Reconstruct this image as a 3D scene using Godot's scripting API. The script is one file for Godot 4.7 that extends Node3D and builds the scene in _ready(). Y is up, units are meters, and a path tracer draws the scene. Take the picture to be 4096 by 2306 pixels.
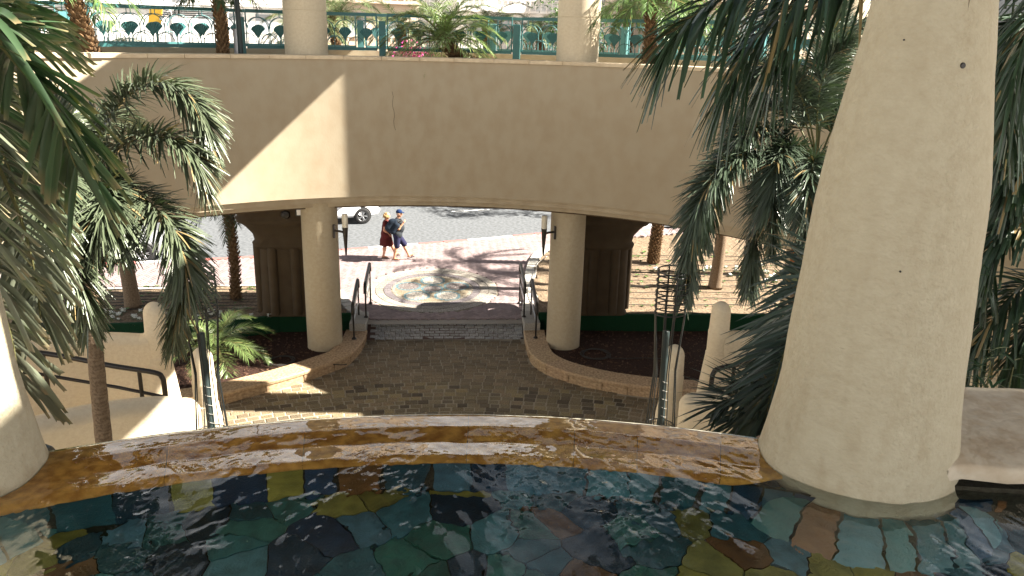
extends Node3D

# A shaded resort entrance seen from a fountain terrace: a curved concrete walkway on columns,
# a cobbled court below it, a paved plaza with a round mosaic beyond, palms on both sides.

const CX := -0.6          # centre of the ring-shaped walkway
const CZ := -11.0
const PX := -0.1          # centre of the fountain rim
const PZ := 0.72
const WATER := 5.9
const COURT := -0.6
const SOIL := -0.42

var rng := RandomNumberGenerator.new()
var M := {}

# ------------------------------------------------------------------ mesh builder
class MB:
	var v := PackedVector3Array()
	var n := PackedVector3Array()
	var u := PackedVector2Array()
	var c := PackedColorArray()
	var ix := PackedInt32Array()
	var col := Color(1, 1, 1)

	func vert(p: Vector3, nn: Vector3, uv := Vector2.ZERO) -> int:
		v.append(p); n.append(nn); u.append(uv); c.append(col)
		return v.size() - 1

	func face(a: int, b: int, d: int) -> void:
		var g := (v[b] - v[a]).cross(v[d] - v[a])
		if g.dot(n[a] + n[b] + n[d]) > 0.0:
			ix.append(a); ix.append(d); ix.append(b)
		else:
			ix.append(a); ix.append(b); ix.append(d)

	func quad(a: Vector3, b: Vector3, d: Vector3, e: Vector3, hint: Vector3) -> void:
		var nn := (b - a).cross(d - a)
		if nn.length_squared() < 1e-14:
			nn = (d - a).cross(e - a)
		nn = nn.normalized()
		if nn.dot(hint) < 0.0:
			nn = -nn
		var i := vert(a, nn, Vector2(0, 0)); vert(b, nn, Vector2(1, 0)); vert(d, nn, Vector2(1, 1)); vert(e, nn, Vector2(0, 1))
		face(i, i + 1, i + 2)
		face(i, i + 2, i + 3)

	func tri(a: Vector3, b: Vector3, d: Vector3, hint: Vector3) -> void:
		var nn := (b - a).cross(d - a).normalized()
		if nn.dot(hint) < 0.0:
			nn = -nn
		var i := vert(a, nn); vert(b, nn); vert(d, nn)
		face(i, i + 1, i + 2)

	# rows of points; normals point away from "from" (a point per row) or along "hint"
	func grid(rows: Array, from: Array, hint := Vector3.ZERO, closed := false) -> void:
		var nr := rows.size()
		var nc: int = rows[0].size()
		var start := v.size()
		for i in nr:
			for j in nc:
				var p: Vector3 = rows[i][j]
				var ia := maxi(i - 1, 0)
				var ib := mini(i + 1, nr - 1)
				var ja := j - 1
				var jb := j + 1
				if closed:
					ja = (j - 1 + nc - 1) % (nc - 1) if j == 0 or j == nc - 1 else j - 1
					jb = (j + 1) % (nc - 1) if j >= nc - 1 or j == nc - 2 else j + 1
					if j == nc - 1:
						ja = nc - 2; jb = 1
				else:
					ja = maxi(ja, 0); jb = mini(jb, nc - 1)
				var di: Vector3 = rows[ib][j] - rows[ia][j]
				var dj: Vector3 = rows[i][jb] - rows[i][ja]
				var nn := di.cross(dj)
				var away: Vector3 = hint if from.is_empty() else p - from[i]
				if nn.length_squared() < 1e-16:
					nn = away
				nn = nn.normalized()
				if nn.dot(away) < 0.0:
					nn = -nn
				vert(p, nn, Vector2(float(j) / (nc - 1), float(i) / (nr - 1)))
		for i in nr - 1:
			for j in nc - 1:
				var a := start + i * nc + j
				face(a, a + 1, a + nc + 1)
				face(a, a + nc + 1, a + nc)

	func box(t: Transform3D, s: Vector3, bev := 0.0) -> void:
		var h := s * 0.5
		if bev <= 0.0:
			for k in 3:
				for sg in [-1.0, 1.0]:
					var ax := Vector3.ZERO; ax[k] = sg
					var p := Vector3.ZERO; p[(k + 1) % 3] = 1.0
					var q := Vector3.ZERO; q[(k + 2) % 3] = 1.0
					var o := ax * h
					var pu := p * h
					var qu := q * h
					quad(t * (o - pu - qu), t * (o + pu - qu), t * (o + pu + qu), t * (o - pu + qu), t.basis * ax)
			return
		# top bevelled block: sides, chamfer, top (bottom left open is closed too)
		var b := minf(bev, minf(h.x, minf(h.y, h.z)) * 0.8)
		var ring := func(x: float, z: float, y: float) -> Array:
			return [t * Vector3(-x, y, -z), t * Vector3(x, y, -z), t * Vector3(x, y, z), t * Vector3(-x, y, z)]
		var r0: Array = ring.call(h.x, h.z, -h.y)
		var r1: Array = ring.call(h.x, h.z, h.y - b)
		var r2: Array = ring.call(h.x - b, h.z - b, h.y)
		var dirs := [Vector3(0, 0, -1), Vector3(1, 0, 0), Vector3(0, 0, 1), Vector3(-1, 0, 0)]
		for k in 4:
			var k2 := (k + 1) % 4
			quad(r0[k], r0[k2], r1[k2], r1[k], t.basis * dirs[k])
			quad(r1[k], r1[k2], r2[k2], r2[k], t.basis * (dirs[k] + Vector3.UP))
		quad(r2[0], r2[1], r2[2], r2[3], t.basis * Vector3.UP)
		quad(r0[0], r0[1], r0[2], r0[3], t.basis * Vector3.DOWN)

	# tube along points with a radius for each
	func tube(pts: Array, rad: Array, sides := 8, caps := true, flat := 1.0) -> void:
		var rows := []
		var from := []
		var t0: Vector3 = (pts[1] - pts[0]).normalized()
		var ref := Vector3.UP if absf(t0.y) < 0.9 else Vector3.RIGHT
		var side := t0.cross(ref).normalized()
		for i in pts.size():
			var t: Vector3 = (pts[mini(i + 1, pts.size() - 1)] - pts[maxi(i - 1, 0)]).normalized()
			side = (side - t * side.dot(t)).normalized()
			var up := side.cross(t)
			var row := []
			for k in sides + 1:
				var a := TAU * k / sides
				row.append(pts[i] + (side * cos(a) + up * sin(a) * flat) * rad[i])
			rows.append(row)
			from.append(pts[i])
		if caps:
			var ra := []
			var rb := []
			for k in sides + 1:
				ra.append(pts[0]); rb.append(pts[-1])
			rows.push_front(ra); from.push_front(pts[0] + t0 * 0.001)
			var te: Vector3 = (pts[-1] - pts[-2]).normalized()
			rows.append(rb); from.append(pts[-1] - te * 0.001)
		grid(rows, from, Vector3.ZERO, true)

	# profile = [Vector2(radius, height)], around the y axis through t
	func lathe(profile: Array, sides := 24, t := Transform3D.IDENTITY, crease := 0.6, a0 := 0.0, a1 := TAU) -> void:
		# split the profile where it bends sharply so that edges stay crisp
		var runs := [[profile[0]]]
		for i in range(1, profile.size()):
			runs[-1].append(profile[i])
			if i < profile.size() - 1:
				var d0: Vector2 = (profile[i] - profile[i - 1]).normalized()
				var d1: Vector2 = (profile[i + 1] - profile[i]).normalized()
				if absf(d0.angle_to(d1)) > crease:
					runs.append([profile[i]])
		for run in runs:
			var start := v.size()
			for i in run.size():
				var d: Vector2 = (run[mini(i + 1, run.size() - 1)] - run[maxi(i - 1, 0)]).normalized()
				var nr := Vector2(d.y, -d.x)      # outward for a profile that goes up
				for k in sides + 1:
					var a := a0 + (a1 - a0) * k / sides
					var p: Vector2 = run[i]
					vert(t * Vector3(p.x * cos(a), p.y, p.x * sin(a)), (t.basis * Vector3(nr.x * cos(a), nr.y, nr.x * sin(a))).normalized(), Vector2(float(k) / sides, p.y))
			for i in run.size() - 1:
				for k in sides:
					var a: int = start + i * (sides + 1) + k
					face(a, a + 1, a + sides + 2)
					face(a, a + sides + 2, a + sides + 1)

	# flat polygon pushed from y0 up to y1 (xz outline)
	func prism(poly: PackedVector2Array, y0: float, y1: float, sides := true, bottom := false, t := Transform3D.IDENTITY) -> void:
		var tr := Geometry2D.triangulate_polygon(poly)
		for pass_ in ([1, 0] if bottom else [1]):
			var y := y1 if pass_ == 1 else y0
			var nn := t.basis * (Vector3.UP if pass_ == 1 else Vector3.DOWN)
			var s := v.size()
			for p in poly:
				vert(t * Vector3(p.x, y, p.y), nn, p)
			for k in range(0, tr.size(), 3):
				face(s + tr[k], s + tr[k + 1], s + tr[k + 2])
		if sides:
			var cw := Geometry2D.is_polygon_clockwise(poly)
			for k in poly.size():
				var a := poly[k]
				var b := poly[(k + 1) % poly.size()]
				var d := b - a
				var o := Vector3(d.y, 0, -d.x) if not cw else Vector3(-d.y, 0, d.x)
				quad(t * Vector3(a.x, y0, a.y), t * Vector3(b.x, y0, b.y), t * Vector3(b.x, y1, b.y), t * Vector3(a.x, y1, a.y), t.basis * o)

	# one leaflet: a folded blade that bends under its weight
	func leaf(p: Vector3, d: Vector3, up: Vector3, l: float, w: float, droop: float, blunt: float, nst := 4) -> void:
		var s := v.size()
		var side := d.cross(up).normalized()
		var nn0 := side.cross(d).normalized()
		var prev := p
		for i in nst + 1:
			var q := float(i) / nst
			var pos := p + d * (l * q) + Vector3.DOWN * (droop * l * q * q)
			var tan := (pos - prev).normalized() if i > 0 else d
			prev = pos
			var sd := side
			var nn := sd.cross(tan).normalized()
			if nn.dot(nn0) < 0.0:
				nn = -nn
			var ww := w * (0.35 + 0.65 * smoothstep(0.0, 0.35, q)) * (1.0 - (1.0 - blunt) * smoothstep(0.45, 1.0, q)) * 0.5
			var fold := ww * 0.45
			vert(pos - sd * ww + nn * fold, (nn + sd * 0.4).normalized(), Vector2(0, q))
			vert(pos - tan * (blunt * w * 0.5 if i == nst else 0.0), nn, Vector2(0.5, q))
			vert(pos + sd * ww + nn * fold, (nn - sd * 0.4).normalized(), Vector2(1, q))
		for i in nst:
			var a := s + i * 3
			face(a, a + 1, a + 4); face(a, a + 4, a + 3)
			face(a + 1, a + 2, a + 5); face(a + 1, a + 5, a + 4)

	func mesh() -> ArrayMesh:
		var m := ArrayMesh.new()
		if v.is_empty():
			return m
		var a := []
		a.resize(Mesh.ARRAY_MAX)
		a[Mesh.ARRAY_VERTEX] = v
		a[Mesh.ARRAY_NORMAL] = n
		a[Mesh.ARRAY_TEX_UV] = u
		a[Mesh.ARRAY_COLOR] = c
		a[Mesh.ARRAY_INDEX] = ix
		m.add_surface_from_arrays(Mesh.PRIMITIVE_TRIANGLES, a)
		return m

# ------------------------------------------------------------------ scene tree helpers
var taken := {}
func numbered(called: String) -> String:
	if not taken.has(called):
		taken[called] = 0
		return called
	taken[called] += 1
	return "%s_%03d" % [called, taken[called]]

func obj(called: String, what, m: Material, parent: Node = null) -> MeshInstance3D:
	var o := MeshInstance3D.new()
	o.mesh = what.mesh() if what is MB else what
	o.material_override = m
	if parent == null:
		o.name = numbered(called)
		add_child(o)
	else:
		o.name = called
		parent.add_child(o, true)
	return o

func thing(called: String, label: String, category: String, at := Vector3.ZERO, turn := 0.0, group := "") -> Node3D:
	var o := Node3D.new()
	o.name = numbered(called)
	add_child(o)
	o.position = at
	o.rotation.y = turn
	return tag(o, label, category, group)

func tag(o: Node3D, label: String, category: String, group := "") -> Node3D:
	o.set_meta("label", label)
	o.set_meta("category", category)
	if group:
		o.set_meta("group", group)
	return o

func dup(root: Node3D, label: String, at: Vector3, turn := 0.0, scale_ := 1.0) -> Node3D:
	var r: Node3D = root.duplicate()
	r.name = numbered(String(root.name).rstrip("0123456789").trim_suffix("_"))
	add_child(r)
	r.transform = Transform3D(Basis(Vector3.UP, turn).scaled(Vector3.ONE * scale_), at)
	r.set_meta("label", label)
	return r

func struct(called: String, what, m: Material, parent: Node = null, label := "") -> MeshInstance3D:
	var o := obj(called, what, m, parent)
	if parent == null:
		o.set_meta("kind", "structure")
		if label:
			o.set_meta("label", label)
	return o

func stuff(called: String, mesh: Mesh, m: Material, xf: Array, cols: Array, parent: Node = null, label := "", category := "") -> MultiMeshInstance3D:
	var mm := MultiMesh.new()
	mm.transform_format = MultiMesh.TRANSFORM_3D
	mm.use_colors = true
	mm.mesh = mesh
	mm.instance_count = xf.size()
	for i in xf.size():
		mm.set_instance_transform(i, xf[i])
		mm.set_instance_color(i, cols[i])
	var o := MultiMeshInstance3D.new()
	o.multimesh = mm
	o.material_override = m
	o.set_meta("kind", "stuff")
	if parent:
		o.name = called
		parent.add_child(o, true)
	else:
		o.name = numbered(called)
		add_child(o)
		tag(o, label, category)
	return o

func tf(p: Vector3, yaw := 0.0, pitch := 0.0, roll := 0.0) -> Transform3D:
	return Transform3D(Basis.from_euler(Vector3(pitch, yaw, roll)), p)

func ring(deg: float, r: float, y: float) -> Vector3:
	var a := deg_to_rad(deg)
	return Vector3(CX + r * sin(a), y, CZ - r * cos(a))

func spline(p: Array, k: int) -> Array:
	var out := []
	for i in p.size() - 1:
		var a: Vector3 = p[maxi(i - 1, 0)]
		var b: Vector3 = p[i]
		var c: Vector3 = p[i + 1]
		var d: Vector3 = p[mini(i + 2, p.size() - 1)]
		for j in k:
			out.append(b.cubic_interpolate(c, a, d, float(j) / k))
	out.append(p[-1])
	return out

func along(p: Array, step: float) -> Array:
	# evenly spaced points on a polyline
	var out := [p[0]]
	var left := step
	for i in p.size() - 1:
		var a: Vector3 = p[i]
		var b: Vector3 = p[i + 1]
		var l := a.distance_to(b)
		var at := left
		while at <= l:
			out.append(a.lerp(b, at / l))
			at += step
		left = at - l
	return out

# ------------------------------------------------------------------ materials
func lin(r: float, g: float, b: float) -> Color:
	return Color(r, g, b).linear_to_srgb()

func noise_tex(sd: int, freq: float, lo: float, hi: float, octaves := 5, size := 512, kind := FastNoiseLite.TYPE_SIMPLEX_SMOOTH, warm := 0.0) -> NoiseTexture2D:
	var nz := FastNoiseLite.new()
	nz.seed = sd
	nz.noise_type = kind
	nz.frequency = freq
	nz.fractal_octaves = octaves
	var t := NoiseTexture2D.new()
	t.width = size; t.height = size
	t.seamless = true
	t.noise = nz
	var g := Gradient.new()
	g.offsets = PackedFloat32Array([0.0, 0.35, 0.65, 1.0])
	var mid1 := lerpf(lo, hi, 0.4)
	var mid2 := lerpf(lo, hi, 0.75)
	g.colors = PackedColorArray([Color(lo, lo * (1.0 - warm), lo * (1.0 - 2.0 * warm)), Color(mid1, mid1 * (1.0 - warm * 0.5), mid1 * (1.0 - warm)), Color(mid2, mid2, mid2), Color(hi, hi, hi)])
	t.color_ramp = g
	return t

func plain(color: Color, rough := 0.8, metal := 0.0, spec := 0.5) -> StandardMaterial3D:
	var m := StandardMaterial3D.new()
	m.albedo_color = color
	m.roughness = rough
	m.metallic = metal
	m.metallic_specular = spec
	return m

func rough_mat(color: Color, tex: Texture2D, bump: Texture2D, scale_: float, cm: float, rough := 0.9, spec := 0.35, world := true) -> StandardMaterial3D:
	var m := plain(color, rough, 0.0, spec)
	m.albedo_texture = tex
	m.uv1_triplanar = true
	m.uv1_world_triplanar = world
	m.uv1_scale = Vector3.ONE * scale_
	if bump:
		m.heightmap_enabled = true
		m.heightmap_texture = bump
		m.heightmap_scale = cm
	return m

func tinted(m: StandardMaterial3D) -> StandardMaterial3D:
	m.vertex_color_use_as_albedo = true
	return m

func leafy(color: Color, rough: float, through: float) -> StandardMaterial3D:
	var m := plain(color, rough, 0.0, 0.5)
	m.vertex_color_use_as_albedo = true
	m.cull_mode = BaseMaterial3D.CULL_DISABLED
	m.backlight_enabled = true
	m.backlight = Color(through * 0.8, through, through * 0.35)
	return m

func make_materials() -> void:
	var soft := noise_tex(1, 0.004, 0.90, 1.0, 6, 1024, FastNoiseLite.TYPE_SIMPLEX_SMOOTH, 0.02)
	var streak := noise_tex(30, 0.006, 0.94, 1.0, 7, 1024, FastNoiseLite.TYPE_SIMPLEX_SMOOTH, 0.02)
	var speck := noise_tex(31, 0.015, 0.91, 1.0, 6, 1024, FastNoiseLite.TYPE_SIMPLEX_SMOOTH, 0.02)
	(speck.noise as FastNoiseLite).fractal_gain = 0.75
	var stucco_bump := noise_tex(2, 0.045, 0.0, 1.0, 4, 1024)
	var fine := noise_tex(3, 0.05, 0.7, 1.0, 4)
	var grain := noise_tex(4, 0.02, 0.62, 1.0, 6, 512, FastNoiseLite.TYPE_SIMPLEX_SMOOTH, 0.05)
	var fine_bump := noise_tex(5, 0.08, 0.0, 1.0, 3)
	M.soft = soft; M.fine = fine; M.grain = grain; M.fine_bump = fine_bump
	M.wall = rough_mat(lin(0.385, 0.328, 0.238), streak, stucco_bump, 0.42, 0.1)
	M.wall.uv1_scale = Vector3(0.35, 0.22, 0.35)
	M.trim = rough_mat(lin(0.43, 0.365, 0.265), soft, stucco_bump, 0.6, 0.3)
	M.column = rough_mat(lin(0.45, 0.385, 0.275), speck, stucco_bump, 0.5, 0.3)
	M.near_column = tinted(rough_mat(lin(0.50, 0.445, 0.322), speck, noise_tex(22, 0.05, 0.0, 1.0, 6, 1024), 0.8, 0.55))
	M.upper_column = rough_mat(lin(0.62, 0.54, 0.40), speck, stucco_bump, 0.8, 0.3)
	M.cream = rough_mat(lin(0.72, 0.63, 0.475), speck, stucco_bump, 0.8, 0.3)
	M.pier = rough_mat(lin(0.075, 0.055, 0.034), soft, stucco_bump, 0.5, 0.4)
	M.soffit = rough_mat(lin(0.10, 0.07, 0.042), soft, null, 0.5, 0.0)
	M.coping = tinted(rough_mat(lin(0.72, 0.60, 0.43), soft, fine_bump, 1.2, 0.4))
	M.curb = tinted(rough_mat(lin(0.60, 0.44, 0.28), grain, fine_bump, 1.3, 0.35, 0.75))
	M.sett = tinted(rough_mat(lin(1, 1, 1), grain, fine_bump, 2.6, 0.5, 0.7))
	M.grout = rough_mat(lin(0.46, 0.41, 0.32), fine, fine_bump, 2.0, 0.3)
	M.slate = tinted(rough_mat(lin(1, 1, 1), grain, fine_bump, 1.7, 0.3, 0.7))
	M.paver = tinted(rough_mat(lin(1, 1, 1), fine, fine_bump, 2.0, 0.2, 0.85))
	M.bed_joint = rough_mat(lin(0.16, 0.11, 0.10), fine, null, 2.0, 0.0)
	M.white_stone = tinted(rough_mat(lin(0.66, 0.63, 0.57), fine, fine_bump, 1.5, 0.3))
	M.asphalt = rough_mat(lin(0.145, 0.156, 0.168), noise_tex(7, 0.015, 0.72, 1.0, 6, 1024), fine_bump, 0.35, 0.3, 0.9)
	M.kerb = tinted(rough_mat(lin(1, 1, 1), fine, null, 1.5, 0.0))
	M.ground = rough_mat(lin(0.33, 0.30, 0.26), soft, null, 0.1, 0.0)
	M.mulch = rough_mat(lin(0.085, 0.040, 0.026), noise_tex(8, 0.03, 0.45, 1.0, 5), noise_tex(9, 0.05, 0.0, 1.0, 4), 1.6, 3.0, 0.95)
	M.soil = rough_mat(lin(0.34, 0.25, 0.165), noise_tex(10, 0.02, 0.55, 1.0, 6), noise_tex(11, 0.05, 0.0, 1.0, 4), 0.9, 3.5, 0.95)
	M.turf = rough_mat(lin(0.013, 0.095, 0.038), noise_tex(12, 0.12, 0.4, 1.0, 3), noise_tex(13, 0.15, 0.0, 1.0, 2), 3.0, 1.0, 0.9)
	M.teal = rough_mat(lin(0.035, 0.17, 0.17), fine, null, 3.0, 0.0, 0.45, 0.5)
	M.teal_sunlit = rough_mat(lin(0.10, 0.30, 0.31), fine, null, 3.0, 0.0, 0.45, 0.5)  # same railing teal, paled so the colour holds the sunlight
	M.bronze = rough_mat(lin(0.022, 0.016, 0.012), fine, null, 4.0, 0.0, 0.4, 0.5)
	M.wire = rough_mat(lin(0.018, 0.022, 0.022), fine, null, 5.0, 0.0, 0.45, 0.5)
	M.pole = rough_mat(lin(0.035, 0.055, 0.055), fine, null, 3.0, 0.0, 0.5, 0.5)
	M.steel = plain(lin(0.55, 0.56, 0.58), 0.3, 0.9)
	M.lamp_glass = plain(lin(0.62, 0.58, 0.48), 0.4)
	M.rim = tinted(rough_mat(lin(0.90, 0.46, 0.10), noise_tex(14, 0.01, 0.62, 1.0, 6, 512, FastNoiseLite.TYPE_SIMPLEX_SMOOTH, 0.12), fine_bump, 2.2, 0.3, 0.6))
	M.slab = rough_mat(lin(0.62, 0.54, 0.42), noise_tex(15, 0.015, 0.84, 1.0, 6, 512, FastNoiseLite.TYPE_SIMPLEX_SMOOTH, 0.05), noise_tex(16, 0.02, 0.0, 1.0, 6), 0.8, 0.8, 0.8)
	M.tile = tinted(rough_mat(lin(1, 1, 1), noise_tex(17, 0.008, 0.72, 1.0, 6), fine_bump, 2.0, 0.2, 0.35, 0.5))
	M.tile_grout = rough_mat(lin(0.05, 0.045, 0.03), grain, fine_bump, 3.0, 0.3)
	M.frond = leafy(lin(1, 1, 1), 0.34, 0.35)
	M.stem = rough_mat(lin(0.15, 0.15, 0.06), fine, null, 4.0, 0.0, 0.5)
	M.crownshaft = rough_mat(lin(0.20, 0.24, 0.13), noise_tex(18, 0.01, 0.7, 1.0, 4), null, 2.0, 0.0, 0.5)
	M.trunk = tinted(rough_mat(lin(0.25, 0.185, 0.125), grain, noise_tex(19, 0.03, 0.0, 1.0, 4), 2.2, 1.0))
	M.shag = tinted(rough_mat(lin(0.30, 0.19, 0.10), grain, noise_tex(20, 0.05, 0.0, 1.0, 4), 3.0, 1.5))
	M.sheath = plain(lin(0.30, 0.09, 0.02), 0.5)
	M.white_paint = rough_mat(lin(0.80, 0.80, 0.79), soft, null, 0.2, 0.0, 0.7)
	M.far_tan = rough_mat(lin(0.62, 0.52, 0.42), soft, null, 0.2, 0.0, 0.8)
	M.dark_glass = plain(lin(0.02, 0.025, 0.03), 0.1)
	M.pale_glass = plain(lin(0.30, 0.32, 0.34), 0.2)
	M.petal = leafy(lin(0.85, 0.85, 0.85), 0.6, 0.4)
	M.hose = plain(lin(0.03, 0.025, 0.022), 0.7)
	M.yellow = plain(lin(0.75, 0.45, 0.04), 0.6)
	M.pink = leafy(lin(0.75, 0.05, 0.35), 0.6, 0.4)
	M.water = plain(Color(0.93, 0.99, 0.98, 0.0), 0.0)
	M.water.refraction_enabled = true
	M.water.refraction_scale = 0.033
	M.water.transparency = BaseMaterial3D.TRANSPARENCY_ALPHA

# ------------------------------------------------------------------ the place
func _ready() -> void:
	rng.seed = 7
	var cam := Camera3D.new()
	cam.name = "camera"
	cam.fov = 39.29
	cam.near = 0.05
	cam.far = 900.0
	cam.transform = Transform3D(Basis(Vector3(0.996633, 0.024680, 0.078190), Vector3(-0.000140, 0.954134, -0.299379), Vector3(-0.081993, 0.298360, 0.950925)), Vector3(0, 7.6, 0))
	add_child(cam)
	cam.current = true

	var env := Environment.new()
	env.background_mode = Environment.BG_SKY
	var sm := ProceduralSkyMaterial.new()
	sm.sky_top_color = Color(0.22, 0.255, 0.30)
	sm.sky_horizon_color = Color(1.0, 0.99, 0.97)
	sm.sky_curve = 0.22
	sm.ground_bottom_color = Color(0.45, 0.40, 0.34)
	sm.ground_horizon_color = Color(0.80, 0.80, 0.78)
	sm.sun_angle_max = 6.0
	sm.energy_multiplier = 0.80
	var sky := Sky.new()
	sky.sky_material = sm
	env.sky = sky
	env.tonemap_mode = Environment.TONE_MAPPER_LINEAR
	env.tonemap_exposure = 5.25
	env.sdfgi_enabled = true
	env.ssao_enabled = true
	env.ssil_enabled = true
	var we := WorldEnvironment.new()
	we.name = "world_environment"
	we.environment = env
	add_child(we)

	var sun := DirectionalLight3D.new()
	sun.name = "sun"
	sun.light_color = Color(1.0, 0.965, 0.91)
	sun.light_energy = 1.6
	sun.light_angular_distance = 0.5
	sun.shadow_enabled = true
	add_child(sun)
	sun.look_at_from_position(Vector3(1.153, 1.0, 0.08) * 50.0, Vector3.ZERO)

	make_materials()
	build_ground()
	build_walkway()
	build_court()
	build_hoses()
	build_plaza()
	build_beds()
	build_stairs()
	build_fountain()
	build_near_columns()
	build_shade_roofs()
	build_sun_blocker()
	build_railings()
	build_sconces()
	build_handrails()
	build_wire_frames()
	build_cars()
	build_people()
	build_palms()
	build_background()
	build_flowers()

func poly_of(p: Array) -> PackedVector2Array:
	var o := PackedVector2Array()
	for q in p:
		o.append(Vector2(q.x, q.z))
	return o

func plaza_y(z: float) -> float:
	return -0.22 + clampf((-22.0 - z) / 6.0, 0.0, 1.0) * 0.22

# kerb line between pavement and street
func kerb_line() -> Array:
	return [Vector3(-24, 0, -25.2), Vector3(-11.5, 0, -26.95), Vector3(-6.8, 0, -27.85), Vector3(-3.78, 0, -28.9), Vector3(-2.43, 0, -29.4), Vector3(-0.33, 0, -30.06), Vector3(1.9, 0, -30.85), Vector3(3.4, 0, -31.5), Vector3(7.0, 0, -32.8), Vector3(16, 0, -35.2)]

func build_ground() -> void:
	# the street level all around, with the sunken court left open in front
	var outer := PackedVector2Array([Vector2(-400, -400), Vector2(400, -400), Vector2(400, 60), Vector2(11.2, 60), Vector2(11.2, -21.6), Vector2(-11.2, -21.6), Vector2(-11.2, 60), Vector2(-400, 60)])
	var b := MB.new()
	b.prism(outer, -0.3, -0.25, false)
	struct("ground", b, M.ground)
	b = MB.new()
	b.prism(PackedVector2Array([Vector2(-11.2, -21.7), Vector2(11.2, -21.7), Vector2(11.2, 20), Vector2(-11.2, 20)]), -0.9, COURT - 0.008, false)
	struct("court_ground", b, M.grout)
	# the street
	var k := kerb_line()
	var pl := []
	for p in k:
		pl.append(p)
	pl.append(Vector3(60, 0, -46)); pl.append(Vector3(60, 0, -62)); pl.append(Vector3(-60, 0, -40)); pl.append(Vector3(-60, 0, -22))
	b = MB.new()
	b.prism(poly_of(pl), -0.2, -0.12, false)
	struct("street", b, M.asphalt)
	# painted line
	b = MB.new()
	var dir := Vector3(0.957, 0, -0.288)
	b.box(Transform3D(Basis(dir, Vector3.UP, dir.cross(Vector3.UP)), Vector3(1.15, -0.114, -36.5)), Vector3(1.8, 0.004, 0.13))
	struct("lane_marking", b, M.white_paint)
	# kerb stones, painted white and red in turn
	var kr := Node3D.new()
	kr.name = "kerb"
	kr.set_meta("kind", "structure")
	add_child(kr)
	var pts := along(k, 0.98)
	var stone := MB.new()
	stone.box(Transform3D.IDENTITY, Vector3(0.97, 0.25, 0.2), 0.02)
	var sm := stone.mesh()
	var red = M.kerb.duplicate()
	red.albedo_color = lin(0.55, 0.17, 0.15)
	var white = M.kerb.duplicate()
	white.albedo_color = lin(0.72, 0.70, 0.68)
	for i in pts.size() - 1:
		var a: Vector3 = pts[i]
		var c: Vector3 = pts[i + 1]
		if a.x < -14.0 or a.x > 9.0:
			continue
		var o := obj("kerb_stone", sm, red if (i / 2) % 2 == 0 else white, kr)
		o.position = (a + c) * 0.5 + Vector3(0, -0.12, 0)
		o.rotation.y = atan2(-(c.z - a.z), c.x - a.x)

# ------------------------------------------------------------------ the curved walkway
func arc_rows(prof: Array, a0: float, a1: float, n: int) -> Array:
	var rows := []
	for p in prof:
		var row := []
		for i in n + 1:
			row.append(ring(lerpf(a0, a1, float(i) / n), p.x, p.y))
		rows.append(row)
	return rows

func arc_strip(b: MB, p: Vector2, q: Vector2, a0: float, a1: float, n: int) -> void:
	# one band between two profile points; faces the side to the left of p -> q
	var d := (q - p).normalized()
	var rows := arc_rows([p, q], a0, a1, n)
	var start := b.v.size()
	for i in 2:
		for j in n + 1:
			var a := deg_to_rad(lerpf(a0, a1, float(j) / n))
			b.vert(rows[i][j], Vector3(-d.y * sin(a), d.x, d.y * cos(a)), Vector2(j, i))
	for j in n:
		b.face(start + j, start + j + 1, start + n + 2 + j)
		b.face(start + j, start + n + 2 + j, start + n + 1 + j)

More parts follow.
